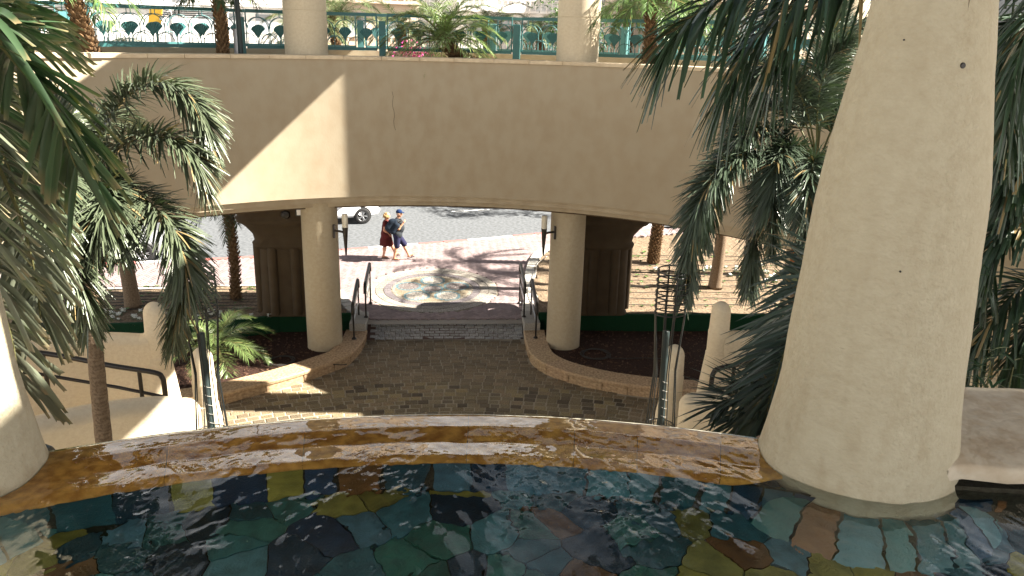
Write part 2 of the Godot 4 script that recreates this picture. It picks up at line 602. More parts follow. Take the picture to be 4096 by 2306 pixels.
func build_walkway() -> void:
	var w := thing("curved_walkway", "tan stucco curved walkway bridge spanning the court between the columns", "bridge")
	var A0 := -112.0
	var A1 := 112.0
	var b := MB.new()
	arc_strip(b, Vector2(9.1, 3.70), Vector2(9.1, 6.97), A0, A1, 160)
	obj("wall_face", b, M.wall, w)
	b = MB.new()
	for q in [[Vector2(9.19, 3.70), Vector2(9.1, 3.70)], [Vector2(9.19, 3.55), Vector2(9.19, 3.70)]]:
		arc_strip(b, q[0], q[1], A0, A1, 160)
	obj("upper_moulding", b, M.trim, w)
	b = MB.new()
	for q in [[Vector2(9.36, 3.55), Vector2(9.19, 3.55)], [Vector2(9.36, 3.42), Vector2(9.36, 3.55)], [Vector2(9.5, 3.42), Vector2(9.36, 3.42)]]:
		arc_strip(b, q[0], q[1], A0, A1, 160)
	obj("lower_moulding", b, M.trim, w)
	b = MB.new()
	for q in [[Vector2(9.5, 3.36), Vector2(9.5, 3.42)], [Vector2(12.15, 3.36), Vector2(9.5, 3.36)]]:
		arc_strip(b, q[0], q[1], A0, A1, 120)
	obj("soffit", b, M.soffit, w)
	b = MB.new()
	for q in [[Vector2(12.15, 7.12), Vector2(12.15, 3.36)], [Vector2(11.85, 7.12), Vector2(12.15, 7.12)], [Vector2(11.85, 6.7), Vector2(11.85, 7.12)], [Vector2(10.3, 6.7), Vector2(11.85, 6.7)], [Vector2(10.3, 7.0), Vector2(10.3, 6.7)], [Vector2(10.15, 7.0), Vector2(10.3, 7.0)], [Vector2(10.15, 6.88), Vector2(10.15, 7.0)]]:
		arc_strip(b, q[0], q[1], A0, A1, 120)
	obj("parapet", b, M.trim, w)
	b = MB.new()
	arc_strip(b, Vector2(9.36, 6.9), Vector2(10.15, 6.9), A0, A1, 120)
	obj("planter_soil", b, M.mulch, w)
	# coping stones along the top of the wall
	var r := RandomNumberGenerator.new()
	r.seed = 21
	var a := A0
	while a < A1:
		var da := r.randf_range(4.6, 6.2)
		b = MB.new()
		b.col = Color.WHITE * r.randf_range(0.86, 1.0)
		var top := 7.06 + r.randf_range(-0.008, 0.01)
		var inn := 9.045 + r.randf_range(-0.012, 0.012)
		var e := a + da - 0.05
		for q in [[Vector2(inn, 6.972), Vector2(inn, top - 0.015)], [Vector2(inn, top - 0.015), Vector2(inn + 0.02, top)], [Vector2(inn + 0.02, top), Vector2(9.36, top)], [Vector2(9.36, top), Vector2(9.36, 6.9)], [Vector2(9.1, 6.972), Vector2(inn, 6.972)]]:
			arc_strip(b, q[0], q[1], a, e, 4)
		for f in [[a, -1.0], [e, 1.0]]:
			var t := deg_to_rad(f[0])
			b.quad(ring(f[0], inn, 6.972), ring(f[0], 9.36, 6.972), ring(f[0], 9.36, top), ring(f[0], inn, top), Vector3(cos(t), 0, sin(t)) * f[1])
		obj("coping_stone", b, M.coping, w)
		a += da
	# a hairline crack in the render of the wall
	b = MB.new()
	var cp := []
	var cr := []
	for i in 9:
		cp.append(ring(-4.3 + 0.12 * sin(i * 1.7) + 0.04 * i, 9.098, 6.25 - 0.115 * i)); cr.append(0.004)
	b.tube(cp, cr, 4)
	obj("crack", b, M.soffit, w)

	# columns that carry the walkway and rise above it
	var low := MB.new()
	low.lathe([Vector2(0.0, -0.1), Vector2(0.47, -0.1), Vector2(0.47, 0.03), Vector2(0.455, 0.1), Vector2(0.455, 4.2)], 40)
	var up := MB.new()
	up.lathe([Vector2(0.505, 0.0), Vector2(0.505, 1.135), Vector2(0.495, 1.14), Vector2(0.495, 1.155), Vector2(0.505, 1.16), Vector2(0.505, 5.1)], 40, Transform3D.IDENTITY, 0.4)
	var lm := low.mesh()
	var um := up.mesh()
	var spec := [[-3.2, "left", 0], [3.19, "right", 1]]
	for s in spec:
		var c := thing("column", "round tan column standing in the %s planter under the walkway" % s[1], "column", Vector3(s[0], COURT + 0.1, -20.42), 0, "columns under the curved walkway")
		obj("shaft", lm, M.column, c)
		var ux := -3.33 if s[0] < 0 else 3.16
		var d := thing("upper_column", "pale upper column with a joint line, rising from the wall top, %s" % ("dappled by palm shade on its right side" if s[2] else "left of the leaning low palm"), "column", Vector3(ux, 6.9, -20.52 if s[0] < 0 else -20.03), 0, "columns on top of the walkway")
		obj("shaft", um, M.upper_column, d)
	for s in [[57.0, "at the far right end of the walkway"], [-62.0, "at the far left end of the walkway"]]:
		var p := ring(s[0], 10.15, 6.9)
		var d := thing("upper_column", "pale upper column %s" % s[1], "column", p, 0, "columns on top of the walkway")
		obj("shaft", um, M.upper_column, d)
		p.y = COURT + 0.1
		d = thing("column", "round tan column under the walkway %s" % s[1], "column", p, 0, "columns under the curved walkway")
		obj("shaft", lm, M.column, d)
	# broad fluted piers behind the columns
	var shaft := MB.new()
	var cap := MB.new()
	var outl := func(w2: float, d2: float, r2: float) -> Array:
		var o := []
		for q in 4:
			var cx2: float = (w2 - r2) * (1 if q == 0 or q == 3 else -1)
			var cz2: float = (d2 - r2) * (1 if q < 2 else -1)
			for k in 7:
				var an := PI / 2 * q + PI / 2 * k / 6.0
				o.append(Vector3(cx2 + r2 * cos(an), 0, cz2 + r2 * sin(an)))
		o.append(o[0])
		return o
	var stack := func(bb: MB, levels: Array) -> void:
		var rows := []
		var from := []
		for l in levels:
			var row := []
			for q in outl.call(l[1], l[1] * 0.85, l[2]):
				row.append(q + Vector3(0, l[0], 0))
			rows.append(row); from.append(Vector3(0, l[0], 0))
		bb.grid(rows, from, Vector3.ZERO, true)
	stack.call(shaft, [[0.0, 0.78, 0.3], [0.12, 0.72, 0.28], [1.9, 0.70, 0.28]])
	stack.call(cap, [[1.9, 0.74, 0.28], [1.96, 0.82, 0.3], [2.06, 0.84, 0.3], [2.12, 0.78, 0.3], [2.3, 0.82, 0.32], [2.52, 0.98, 0.38], [2.62, 1.08, 0.42], [2.66, 1.16, 0.44], [2.78, 1.2, 0.45], [2.84, 1.14, 0.44], [2.9, 1.2, 0.44], [3.28, 1.22, 0.44]])
	var flute := MB.new()
	flute.lathe([Vector2(0.13, 0.05), Vector2(0.13, 1.95)], 14)
	for s in [[-4.35, "left"], [4.42, "right"]]:
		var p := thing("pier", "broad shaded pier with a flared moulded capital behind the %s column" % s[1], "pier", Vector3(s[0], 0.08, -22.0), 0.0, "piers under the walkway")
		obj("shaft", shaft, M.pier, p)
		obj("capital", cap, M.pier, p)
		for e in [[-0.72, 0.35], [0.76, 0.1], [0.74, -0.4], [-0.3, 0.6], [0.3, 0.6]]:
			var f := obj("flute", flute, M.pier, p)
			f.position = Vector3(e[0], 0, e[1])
	# small floodlights fixed under the soffit by the left pier
	var fl := thing("floodlight", "small grey floodlight fixed to the soffit beside the left pier", "lamp", Vector3(-4.15, 3.02, -21.0))
	b = MB.new()
	b.lathe([Vector2(0.0, -0.09), Vector2(0.10, -0.09), Vector2(0.13, 0.0), Vector2(0.10, 0.09), Vector2(0.0, 0.12)], 16, Transform3D(Basis(Vector3.RIGHT, PI / 2), Vector3.ZERO))
	obj("housing", b, M.bronze, fl)
	b = MB.new()
	b.tube([Vector3(0, 0.08, 0), Vector3(0, 0.35, 0)], [0.02, 0.02], 6)
	obj("bracket", b, M.bronze, fl)
	var bx := thing("junction_box", "square grey box fixed to the soffit above the left pier", "box", Vector3(-3.75, 3.1, -20.95))
	b = MB.new()
	b.box(Transform3D.IDENTITY, Vector3(0.24, 0.2, 0.14), 0.02)
	obj("case", b, M.pole, bx)
	b = MB.new()
	b.box(tf(Vector3(0, 0, 0.08)), Vector3(0.18, 0.14, 0.02))
	obj("lid", b, M.steel, bx)
	b = MB.new()
	b.tube([Vector3(0, 0.09, 0), Vector3(0, 0.28, 0)], [0.02, 0.02], 6)
	obj("bracket", b, M.pole, bx)

# ------------------------------------------------------------------ the sunken court
func curb_path(side: int) -> Array:
	if side > 0:
		return [Vector3(2.22, 0, -21.25), Vector3(2.2, 0, -20.3), Vector3(2.3, 0, -19.3), Vector3(2.8, 0, -18.5), Vector3(3.68, 0, -17.85), Vector3(4.6, 0, -17.45), Vector3(5.6, 0, -17.2), Vector3(7.6, 0, -16.9)]
	return [Vector3(-2.2, 0, -21.3), Vector3(-2.25, 0, -20.5), Vector3(-2.5, 0, -19.5), Vector3(-3.05, 0, -18.85), Vector3(-3.75, 0, -18.2), Vector3(-4.5, 0, -17.65), Vector3(-5.3, 0, -17.15), Vector3(-7.2, 0, -16.5)]

func build_court() -> void:
	var r := RandomNumberGenerator.new()
	r.seed = 33
	# cobbles laid in arcs
	var court := Node3D.new()
	court.name = "court_paving"
	court.set_meta("kind", "structure")
	add_child(court)
	var area := []
	var left := spline(curb_path(-1), 4)
	var right := spline(curb_path(1), 4)
	left.reverse()
	area.append_array(left)
	area.append_array(right)
	area.append(Vector3(7.6, 0, -14.6)); area.append(Vector3(-7.6, 0, -14.6))
	var poly := poly_of(area)
	var variants := []
	for i in 6:
		var b := MB.new()
		var jit := func() -> float: return r.randf_range(-0.008, 0.008)
		b.box(Transform3D(Basis().scaled(Vector3.ONE), Vector3.ZERO), Vector3(0.245 + jit.call(), 0.08, 0.19 + jit.call()), 0.016)
		variants.append(b.mesh())
	var tones := []
	for i in 8:
		var m: StandardMaterial3D = M.sett.duplicate()
		var g := [0.13, 0.19, 0.23, 0.26, 0.29, 0.31, 0.33, 0.38][i] as float
		m.albedo_color = lin(g * 1.0, g * r.randf_range(0.77, 0.84), g * r.randf_range(0.46, 0.58))
		tones.append(m)
	var rest_t := []
	var rest_c := []
	var items := []
	var rad := 9.6
	while rad < 16.7:
		var step := 0.26 / rad
		var off := r.randf() * step
		var a := -0.62 + off
		while a < 0.62:
			var wgt := step * r.randf_range(0.85, 1.2)
			var am := a + wgt * 0.5
			var p := Vector3(rad * sin(am), COURT, -5.0 - rad * cos(am))
			if Geometry2D.is_point_in_polygon(Vector2(p.x, p.z), poly):
				items.append([p, am, wgt * rad / 0.262])
			a += wgt
		rad += 0.205
	var shown := 0
	for it in items:
		var p: Vector3 = it[0]
		var near := p.z > -19.9 and p.z < -16.1 and absf(p.x) < 4.2
		var y := r.randf_range(-0.009, 0.006) - 0.035
		var t := Transform3D(Basis(Vector3.UP, -it[1] + r.randf_range(-0.03, 0.03)) * Basis.from_euler(Vector3(r.randf_range(-0.02, 0.02), 0, r.randf_range(-0.02, 0.02))) * Basis().scaled(Vector3(it[2], 1, 1)), p + Vector3(0, y, 0))
		if near and shown < 300:
			var o := obj("sett", variants[r.randi() % 6], tones[r.randi() % 8], court)
			o.transform = t
			shown += 1
		else:
			var g := r.randf_range(0.22, 0.36)
			rest_t.append(t); rest_c.append(Color(g, g * 0.80, g * 0.52))
	stuff("setts_beyond_count", variants[0], M.sett, rest_t, rest_c, court)

	# planter curbs of cut stone
	for side in [-1, 1]:
		var word := "left" if side < 0 else "right"
		var w := thing("planter_curb", "curved low curb of pale brown stone round the %s planter" % word, "curb", Vector3.ZERO, 0.0, "planter curbs beside the court")
		var cp := spline(curb_path(side), 10)
		var pts := along(cp, 0.09)
		var k := 0
		while k < pts.size() - 6:
			var n := mini(r.randi_range(7, 11), pts.size() - 1 - k)
			var b := MB.new()
			b.col = Color(1, r.randf_range(0.97, 1.0), r.randf_range(0.95, 1.0)) * r.randf_range(0.92, 1.0)
			var sec := [Vector2(0.0, COURT - 0.03), Vector2(0.0, -0.42), Vector2(-0.025, -0.40), Vector2(-0.035, -0.34), Vector2(-0.01, -0.305), Vector2(0.55, -0.30), Vector2(0.56, -0.55)]
			var rows := []
			for s in sec:
				rows.append([])
			for i in n + 1:
				var q: float = k + i
				var p: Vector3 = pts[int(q)]
				if i == 0: p = p.lerp(pts[int(q) + 1], 0.025)
				if i == n: p = p.lerp(pts[int(q) - 1], 0.025)
				var tn: Vector3 = (pts[mini(int(q) + 1, pts.size() - 1)] - pts[maxi(int(q) - 1, 0)]).normalized()
				var side_v: Vector3 = Vector3(-tn.z, 0, tn.x) * -side
				for j in sec.size():
					rows[j].append(p + side_v * sec[j].x + Vector3(0, sec[j].y, 0))
			for j in sec.size() - 1:
				var mid: Vector3 = (rows[j][0] + rows[j + 1][0]) * 0.5
				var inner: Vector3 = (rows[0][0] + rows[-1][0]) * 0.5 + Vector3(0, 0.1, 0)
				b.grid([rows[j], rows[j + 1]], [], Vector3(mid.x - inner.x, 0.35 if j < 4 else (1.0 if j == 4 else 0.0), mid.z - inner.z) if j != 4 else Vector3.UP)
			for e in [0, n]:
				var cc: Vector3 = (rows[0][e] + rows[4][e]) * 0.5
				var h: Vector3 = (rows[0][e] - rows[0][1 if e == 0 else n - 1])
				for j in range(1, sec.size() - 1):
					b.tri(rows[0][e], rows[j][e], rows[j + 1][e], h)
			obj("curb_stone", b, M.curb, w)
			k += n
		# soil inside
		var sp := spline(curb_path(side), 4)
		var area2 := []
		for p in sp:
			area2.append(p + Vector3(0.3 * side if p.z < -19 else 0.1 * side, 0, -0.25 if p.z > -19 else 0.0))
		area2.append(Vector3(11.0 * side, 0, -16.5)); area2.append(Vector3(11.0 * side, 0, -21.65)); area2.append(Vector3(2.5 * side, 0, -21.65))
		var b2 := MB.new()
		b2.prism(poly_of(area2), SOIL - 0.3, SOIL, false)
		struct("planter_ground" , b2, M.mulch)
	# artificial turf retaining screens behind the planters
	for side in [-1, 1]:
		var word := "left" if side < 0 else "right"
		var b := MB.new()
		var pa := [Vector3(2.66 * side, 0, -21.62), Vector3(4.6 * side, 0, -21.5), Vector3(5.6 * side, 0, -21.1 if side < 0 else -21.45), Vector3(11.2 * side, 0, -20.6 if side < 0 else -21.4)]
		for i in 3:
			var p: Vector3 = pa[i]
			var q: Vector3 = pa[i + 1]
			var mid := (p + q) * 0.5
			b.box(Transform3D(Basis(Vector3.UP, atan2(-(q.z - p.z), q.x - p.x)), mid + Vector3(0, -0.27, 0)), Vector3(p.distance_to(q) + 0.03, 0.72 + 0.004 * i, 0.1 + 0.004 * i), 0.02)
		tag(obj("turf_screen", b, M.turf), "low dark green artificial turf screen behind the %s planter" % word, "screen", "turf screens behind the planters")

	# sloping apron of grey bricks up to the plaza
	var apron := Node3D.new()
	apron.name = "ramp"
	apron.set_meta("kind", "structure")
	add_child(apron)
	var bb := MB.new()
	bb.quad(Vector3(-2.3, COURT - 0.06, -21.22), Vector3(2.35, COURT - 0.06, -21.22), Vector3(2.35, -0.275, -22.03), Vector3(-2.3, -0.275, -22.03), Vector3.UP)
	obj("bedding", bb, M.bed_joint, apron)
	var rowsn := 8
	for i in rowsn:
		var f := (i + 0.5) / rowsn
		var x := -2.12 + (0.14 if i % 2 == 0 else 0.0)
		while x < 2.18:
			var l := r.randf_range(0.24, 0.31)
			l = minf(l, 2.2 - x)
			if l > 0.08:
				var xm := x + l * 0.5
				var bow := 0.10 * (1.0 - pow(xm / 2.2, 2.0))
				var b := MB.new()
				var g := r.randf_range(0.46, 0.62)
				b.col = Color(g * 0.95, g * 0.99, g * 1.03)
				b.box(Transform3D.IDENTITY, Vector3(l - 0.016, 0.05, 0.088 + r.randf_range(-0.006, 0.006)), 0.008)
				var o := obj("brick", b, M.slate, apron)
				o.transform = Transform3D(Basis.from_euler(Vector3(0.49, 0.045 * xm, r.randf_range(-0.012, 0.012))), Vector3(xm, lerpf(COURT, -0.23, f) - 0.018 + r.randf_range(-0.006, 0.006), lerpf(-21.26, -22.02, f) - bow))
			x += l
	# a straight course of red pavers along the head of the ramp
	var hx := -2.13
	while hx < 2.16:
		var b := MB.new()
		var g := r.randf_range(0.80, 1.1)
		b.col = Color(0.355 * g, 0.275 * g, 0.272 * g)
		b.box(Transform3D.IDENTITY, Vector3(0.196, 0.07, 0.11), 0.006)
		var o := obj("brick", b, M.paver, apron)
		o.position = Vector3(hx + 0.1, -0.252 + r.randf_range(-0.002, 0.002), -22.04)
		hx += 0.2
	# grey block cheeks at both ends of the apron
	for side in [-1, 1]:
		var word := "left" if side < 0 else "right"
		var c := thing("ramp_cheek", "pale grey block cheek wall at the %s end of the brick ramp" % word, "wall", Vector3.ZERO, 0.0, "cheek walls beside the brick ramp")
		for i in 3:
			for j in 3:
				var b := MB.new()
				b.col = Color.WHITE * r.randf_range(0.62, 0.72)
				b.box(Transform3D.IDENTITY, Vector3(0.44, 0.165, 0.342), 0.008)
				var o := obj("block", b, M.white_stone, c)
				o.position = Vector3((2.43) * side, COURT + 0.09 + j * 0.17, -21.36 - i * 0.35 - 0.01 * j)

func build_hoses() -> void:
	var r := RandomNumberGenerator.new()
	r.seed = 17
	for s in [[Vector3(3.95, SOIL + 0.03, -19.6), "right", 0.30], [Vector3(-4.15, SOIL + 0.03, -19.3), "left", 0.26]]:
		var b := MB.new()
		var pts := []
		var rd := []
		for k in 64:
			var a := k * 0.31
			var q: float = s[2] * (1.0 + 0.006 * k) + 0.012 * sin(k * 0.9)
			pts.append(s[0] + Vector3(q * cos(a), 0.008 * (k % 3), q * sin(a))); rd.append(0.011)
		for k in 10:
			pts.append(pts[-1] + Vector3(0.14, 0.0, 0.03 * sin(k * 1.1))); rd.append(0.011)
		b.tube(pts, rd, 6)
		tag(obj("hose_coil", b, M.hose), "coiled thin brown irrigation hose lying in the %s planter" % s[1], "hose", "hose coils in the planters")
	# chips of bark over the planter soil
	var chip := MB.new()
	chip.box(Transform3D.IDENTITY, Vector3(0.05, 0.012, 0.022), 0.003)
	var xf := []
	var cols := []
	for i in 2600:
		var side := -1.0 if i % 2 else 1.0
		var p := Vector3(side * r.randf_range(2.7, 8.5), SOIL + 0.006, r.randf_range(-21.5, -17.4))
		var edge := curb_path(int(side))
		var lim := -99.0
		for k in edge.size() - 1:
			if (p.x - edge[k].x) * (p.x - edge[k + 1].x) <= 0.0:
				lim = lerpf(edge[k].z, edge[k + 1].z, (p.x - edge[k].x) / (edge[k + 1].x - edge[k].x)) - 0.75
		if p.z > lim:
			continue
		xf.append(Transform3D(Basis.from_euler(Vector3(r.randf_range(-0.5, 0.5), r.randf() * TAU, r.randf_range(-0.5, 0.5))) * Basis().scaled(Vector3.ONE * r.randf_range(0.6, 1.8)), p))
		var g := r.randf_range(0.5, 1.8)
		cols.append(Color(0.10 * g, 0.055 * g, 0.035 * g))
	stuff("bark_chips", chip.mesh(), M.paver, xf, cols, null, "dark brown bark chips scattered over the planter soil beside the court", "bark chips")

# ------------------------------------------------------------------ the plaza with its mosaic
const MOS := Vector3(-0.42, 0, -24.55)
func plaza_edge(side: int) -> Array:
	if side > 0:
		return [Vector3(2.2, 0, -21.98), Vector3(2.28, 0, -22.6), Vector3(2.42, 0, -23.6), Vector3(2.66, 0, -25.8), Vector3(3.02, 0, -27.6), Vector3(3.55, 0, -28.9), Vector3(4.3, 0, -29.8), Vector3(5.6, 0, -30.5), Vector3(12, 0, -32.6)]
	return [Vector3(-2.15, 0, -21.98), Vector3(-2.45, 0, -22.35), Vector3(-2.85, 0, -23.2), Vector3(-3.15, 0, -24.0), Vector3(-3.8, 0, -24.6), Vector3(-6.0, 0, -24.62), Vector3(-10.5, 0, -24.3), Vector3(-15, 0, -24.0)]

func build_plaza() -> void:
	var r := RandomNumberGenerator.new()
	r.seed = 5
	var outline := []
	var le := spline(plaza_edge(-1), 4)
	le.reverse()
	outline.append_array(le)
	outline.append_array(spline(plaza_edge(1), 4))
	var k := kerb_line()
	k.reverse()
	for p in k:
		if p.x < 14.0 and p.x > -16.0:
			outline.append(p + Vector3(0, 0, 0.1))
	var poly := poly_of(outline)
	var b := MB.new()
	var tr := Geometry2D.triangulate_polygon(poly)
	for i in range(0, tr.size(), 3):
		var q := []
		for j in 3:
			var p2 := poly[tr[i + j]]
			q.append(Vector3(p2.x, plaza_y(p2.y) - 0.03, p2.y))
		b.tri(q[0], q[1], q[2], Vector3.UP)
	var plaza := struct("plaza", b, M.bed_joint)
	# herringbone pavers
	var pm := MB.new()
	pm.box(Transform3D.IDENTITY, Vector3(0.196, 0.05, 0.096), 0.006)
	var brick := pm.mesh()
	var xf := []
	var cols := []
	var slope := atan(0.22 / 6.0)
	var turn := 0.78
	for i in range(-170, 170):
		for j in range(-170, 170):
			var d := posmod(i - j, 4)
			if d != 0 and d != 3:
				continue
			var lx := (i + (1.0 if d == 0 else 0.5)) * 0.1
			var lz := (j + (0.5 if d == 0 else 1.0)) * 0.1
			var p := Vector2(lx, lz).rotated(turn) + Vector2(-2.0, -26.5)
			if absf(p.x) > 13 or p.y > -21.96 or p.y < -33:
				continue
			if not Geometry2D.is_point_in_polygon(p, poly) or p.distance_to(Vector2(MOS.x, MOS.z)) < 2.1:
				continue
			var s := slope if p.y > -28.0 else 0.0
			var yaw := -turn + (0.0 if d == 0 else PI / 2)
			xf.append(Transform3D(Basis(Vector3.RIGHT, s) * Basis(Vector3.UP, yaw), Vector3(p.x, plaza_y(p.y) - 0.025 + r.randf_range(-0.002, 0.002), p.y)))
			var g := r.randf_range(0.80, 1.12)
			cols.append(Color(0.355 * g, 0.275 * g, 0.272 * g))
	stuff("pavers", brick, M.paver, xf, cols, plaza)
	# white stone edging
	for side in [-1, 1]:
		var word := "left" if side < 0 else "right"
		var e := thing("plaza_edging", "pale stone edging along the %s side of the red paved plaza" % word, "curb", Vector3.ZERO, 0.0, "stone edgings of the plaza")
		var pts := along(spline(plaza_edge(side), 10), 0.32)
		for i in pts.size() - 1:
			var a: Vector3 = pts[i]
			var c: Vector3 = pts[i + 1]
			var mid := (a + c) * 0.5
			if absf(mid.x) > 11.0 or mid.z < -31.0 or mid.z > -22.25:
				continue
			var sb := MB.new()
			sb.col = Color.WHITE * r.randf_range(0.85, 1.0)
			sb.box(Transform3D.IDENTITY, Vector3(a.distance_to(c) - 0.012, 0.2, 0.34), 0.015)
			var o := obj("edging_stone", sb, M.white_stone, e)
			var tn := (c - a).normalized()
			o.position = mid + Vector3(-tn.z, 0, tn.x) * 0.16 * side + Vector3(0, plaza_y(mid.z) + 0.02, 0)
			o.rotation.y = atan2(-tn.z, tn.x)
	# the round mosaic: three stone rings and a centre of small pieces
	var mo := thing("mosaic_medallion", "round stone mosaic of blue-ringed circles set in the plaza", "mosaic")
	var up := Basis(Vector3.RIGHT, slope)
	var place := func(x: float, z: float, h: float) -> Vector3:
		return Vector3(MOS.x + x, plaza_y(MOS.z + z) + h, MOS.z + z)
	b = MB.new()
	var disc := []
	for rr in [0.0, 2.11]:
		var row := []
		for i in 65:
			row.append(place.call(rr * cos(TAU * i / 64.0), rr * sin(TAU * i / 64.0), -0.02))
		disc.append(row)
	b.grid(disc, [], Vector3.UP, true)
	obj("bedding", b, M.grout, mo)
	var rings := [[1.80, 2.07, 56, Color(0.45, 0.42, 0.37)], [1.54, 1.79, 50, Color(0.38, 0.35, 0.31)], [1.30, 1.53, 46, Color(0.22, 0.20, 0.21)]]
	for rg in rings:
		for i in rg[2]:
			var a0: float = TAU * (i + 0.02) / rg[2]
			var a1: float = TAU * (i + 0.98) / rg[2]
			var sb := MB.new()
			sb.col = rg[3] * r.randf_range(0.82, 1.1)
			var h := r.randf_range(-0.003, 0.004)
			var c := []
			for q in [[rg[0] + 0.006, a0], [rg[0] + 0.006, a1], [rg[1] - 0.006, a1], [rg[1] - 0.006, a0]]:
				c.append(Vector2(q[0] * cos(q[1]), q[0] * sin(q[1])))
			var tp := []
			var bt := []
			for q in c:
				tp.append(place.call(q.x, q.y, 0.002 + h)); bt.append(place.call(q.x, q.y, -0.025))
			sb.quad(tp[0], tp[1], tp[2], tp[3], Vector3.UP)
			for q in 4:
				var q2 := (q + 1) % 4
				var mid: Vector2 = (c[q] + c[q2]) * 0.5 - (c[0] + c[1] + c[2] + c[3]) * 0.25
				sb.quad(bt[q], bt[q2], tp[q2], tp[q], Vector3(mid.x, 0, mid.y))
			obj("ring_stone", sb, M.slate, mo)
	var tm := MB.new()
	tm.box(Transform3D.IDENTITY, Vector3(0.040, 0.03, 0.040), 0.004)
	xf = []
	cols = []
	var cen := [Vector2(0, 0)]
	for i in 5:
		cen.append(Vector2(0, -0.80).rotated(TAU * i / 5.0))
	for i in range(-32, 33):
		for j in range(-32, 33):
			var p := Vector2(i, j) * 0.0425 + Vector2(r.randf_range(-0.004, 0.004), r.randf_range(-0.004, 0.004))
			if p.length() > 1.28:
				continue
			var c := Color(0.33, 0.28, 0.20)
			if p.length() > 1.16:
				c = Color(0.40, 0.36, 0.30)
			var yaw := atan2(-p.y, p.x)
			for q in cen.size():
				var d: Vector2 = p - cen[q]
				var rr := 0.36 if q == 0 else 0.42
				if d.length() < rr:
					yaw = atan2(-d.y, d.x)
					if d.length() > rr - 0.085:
						c = Color(0.16, 0.27, 0.31)
					elif fposmod(atan2(d.y, d.x) * 14.0 / TAU, 1.0) < 0.22:
						c = Color(0.30, 0.29, 0.28)
					else:
						c = Color(0.50, 0.47, 0.42) if q in [1, 3, 4] else Color(0.22, 0.19, 0.185)
			c *= r.randf_range(0.8, 1.15)
			xf.append(Transform3D(up * Basis(Vector3.UP, yaw), place.call(p.x, p.y, -0.012 + r.randf_range(-0.002, 0.002))))
			cols.append(c)
	stuff("tesserae", tm.mesh(), M.slate, xf, cols, mo)

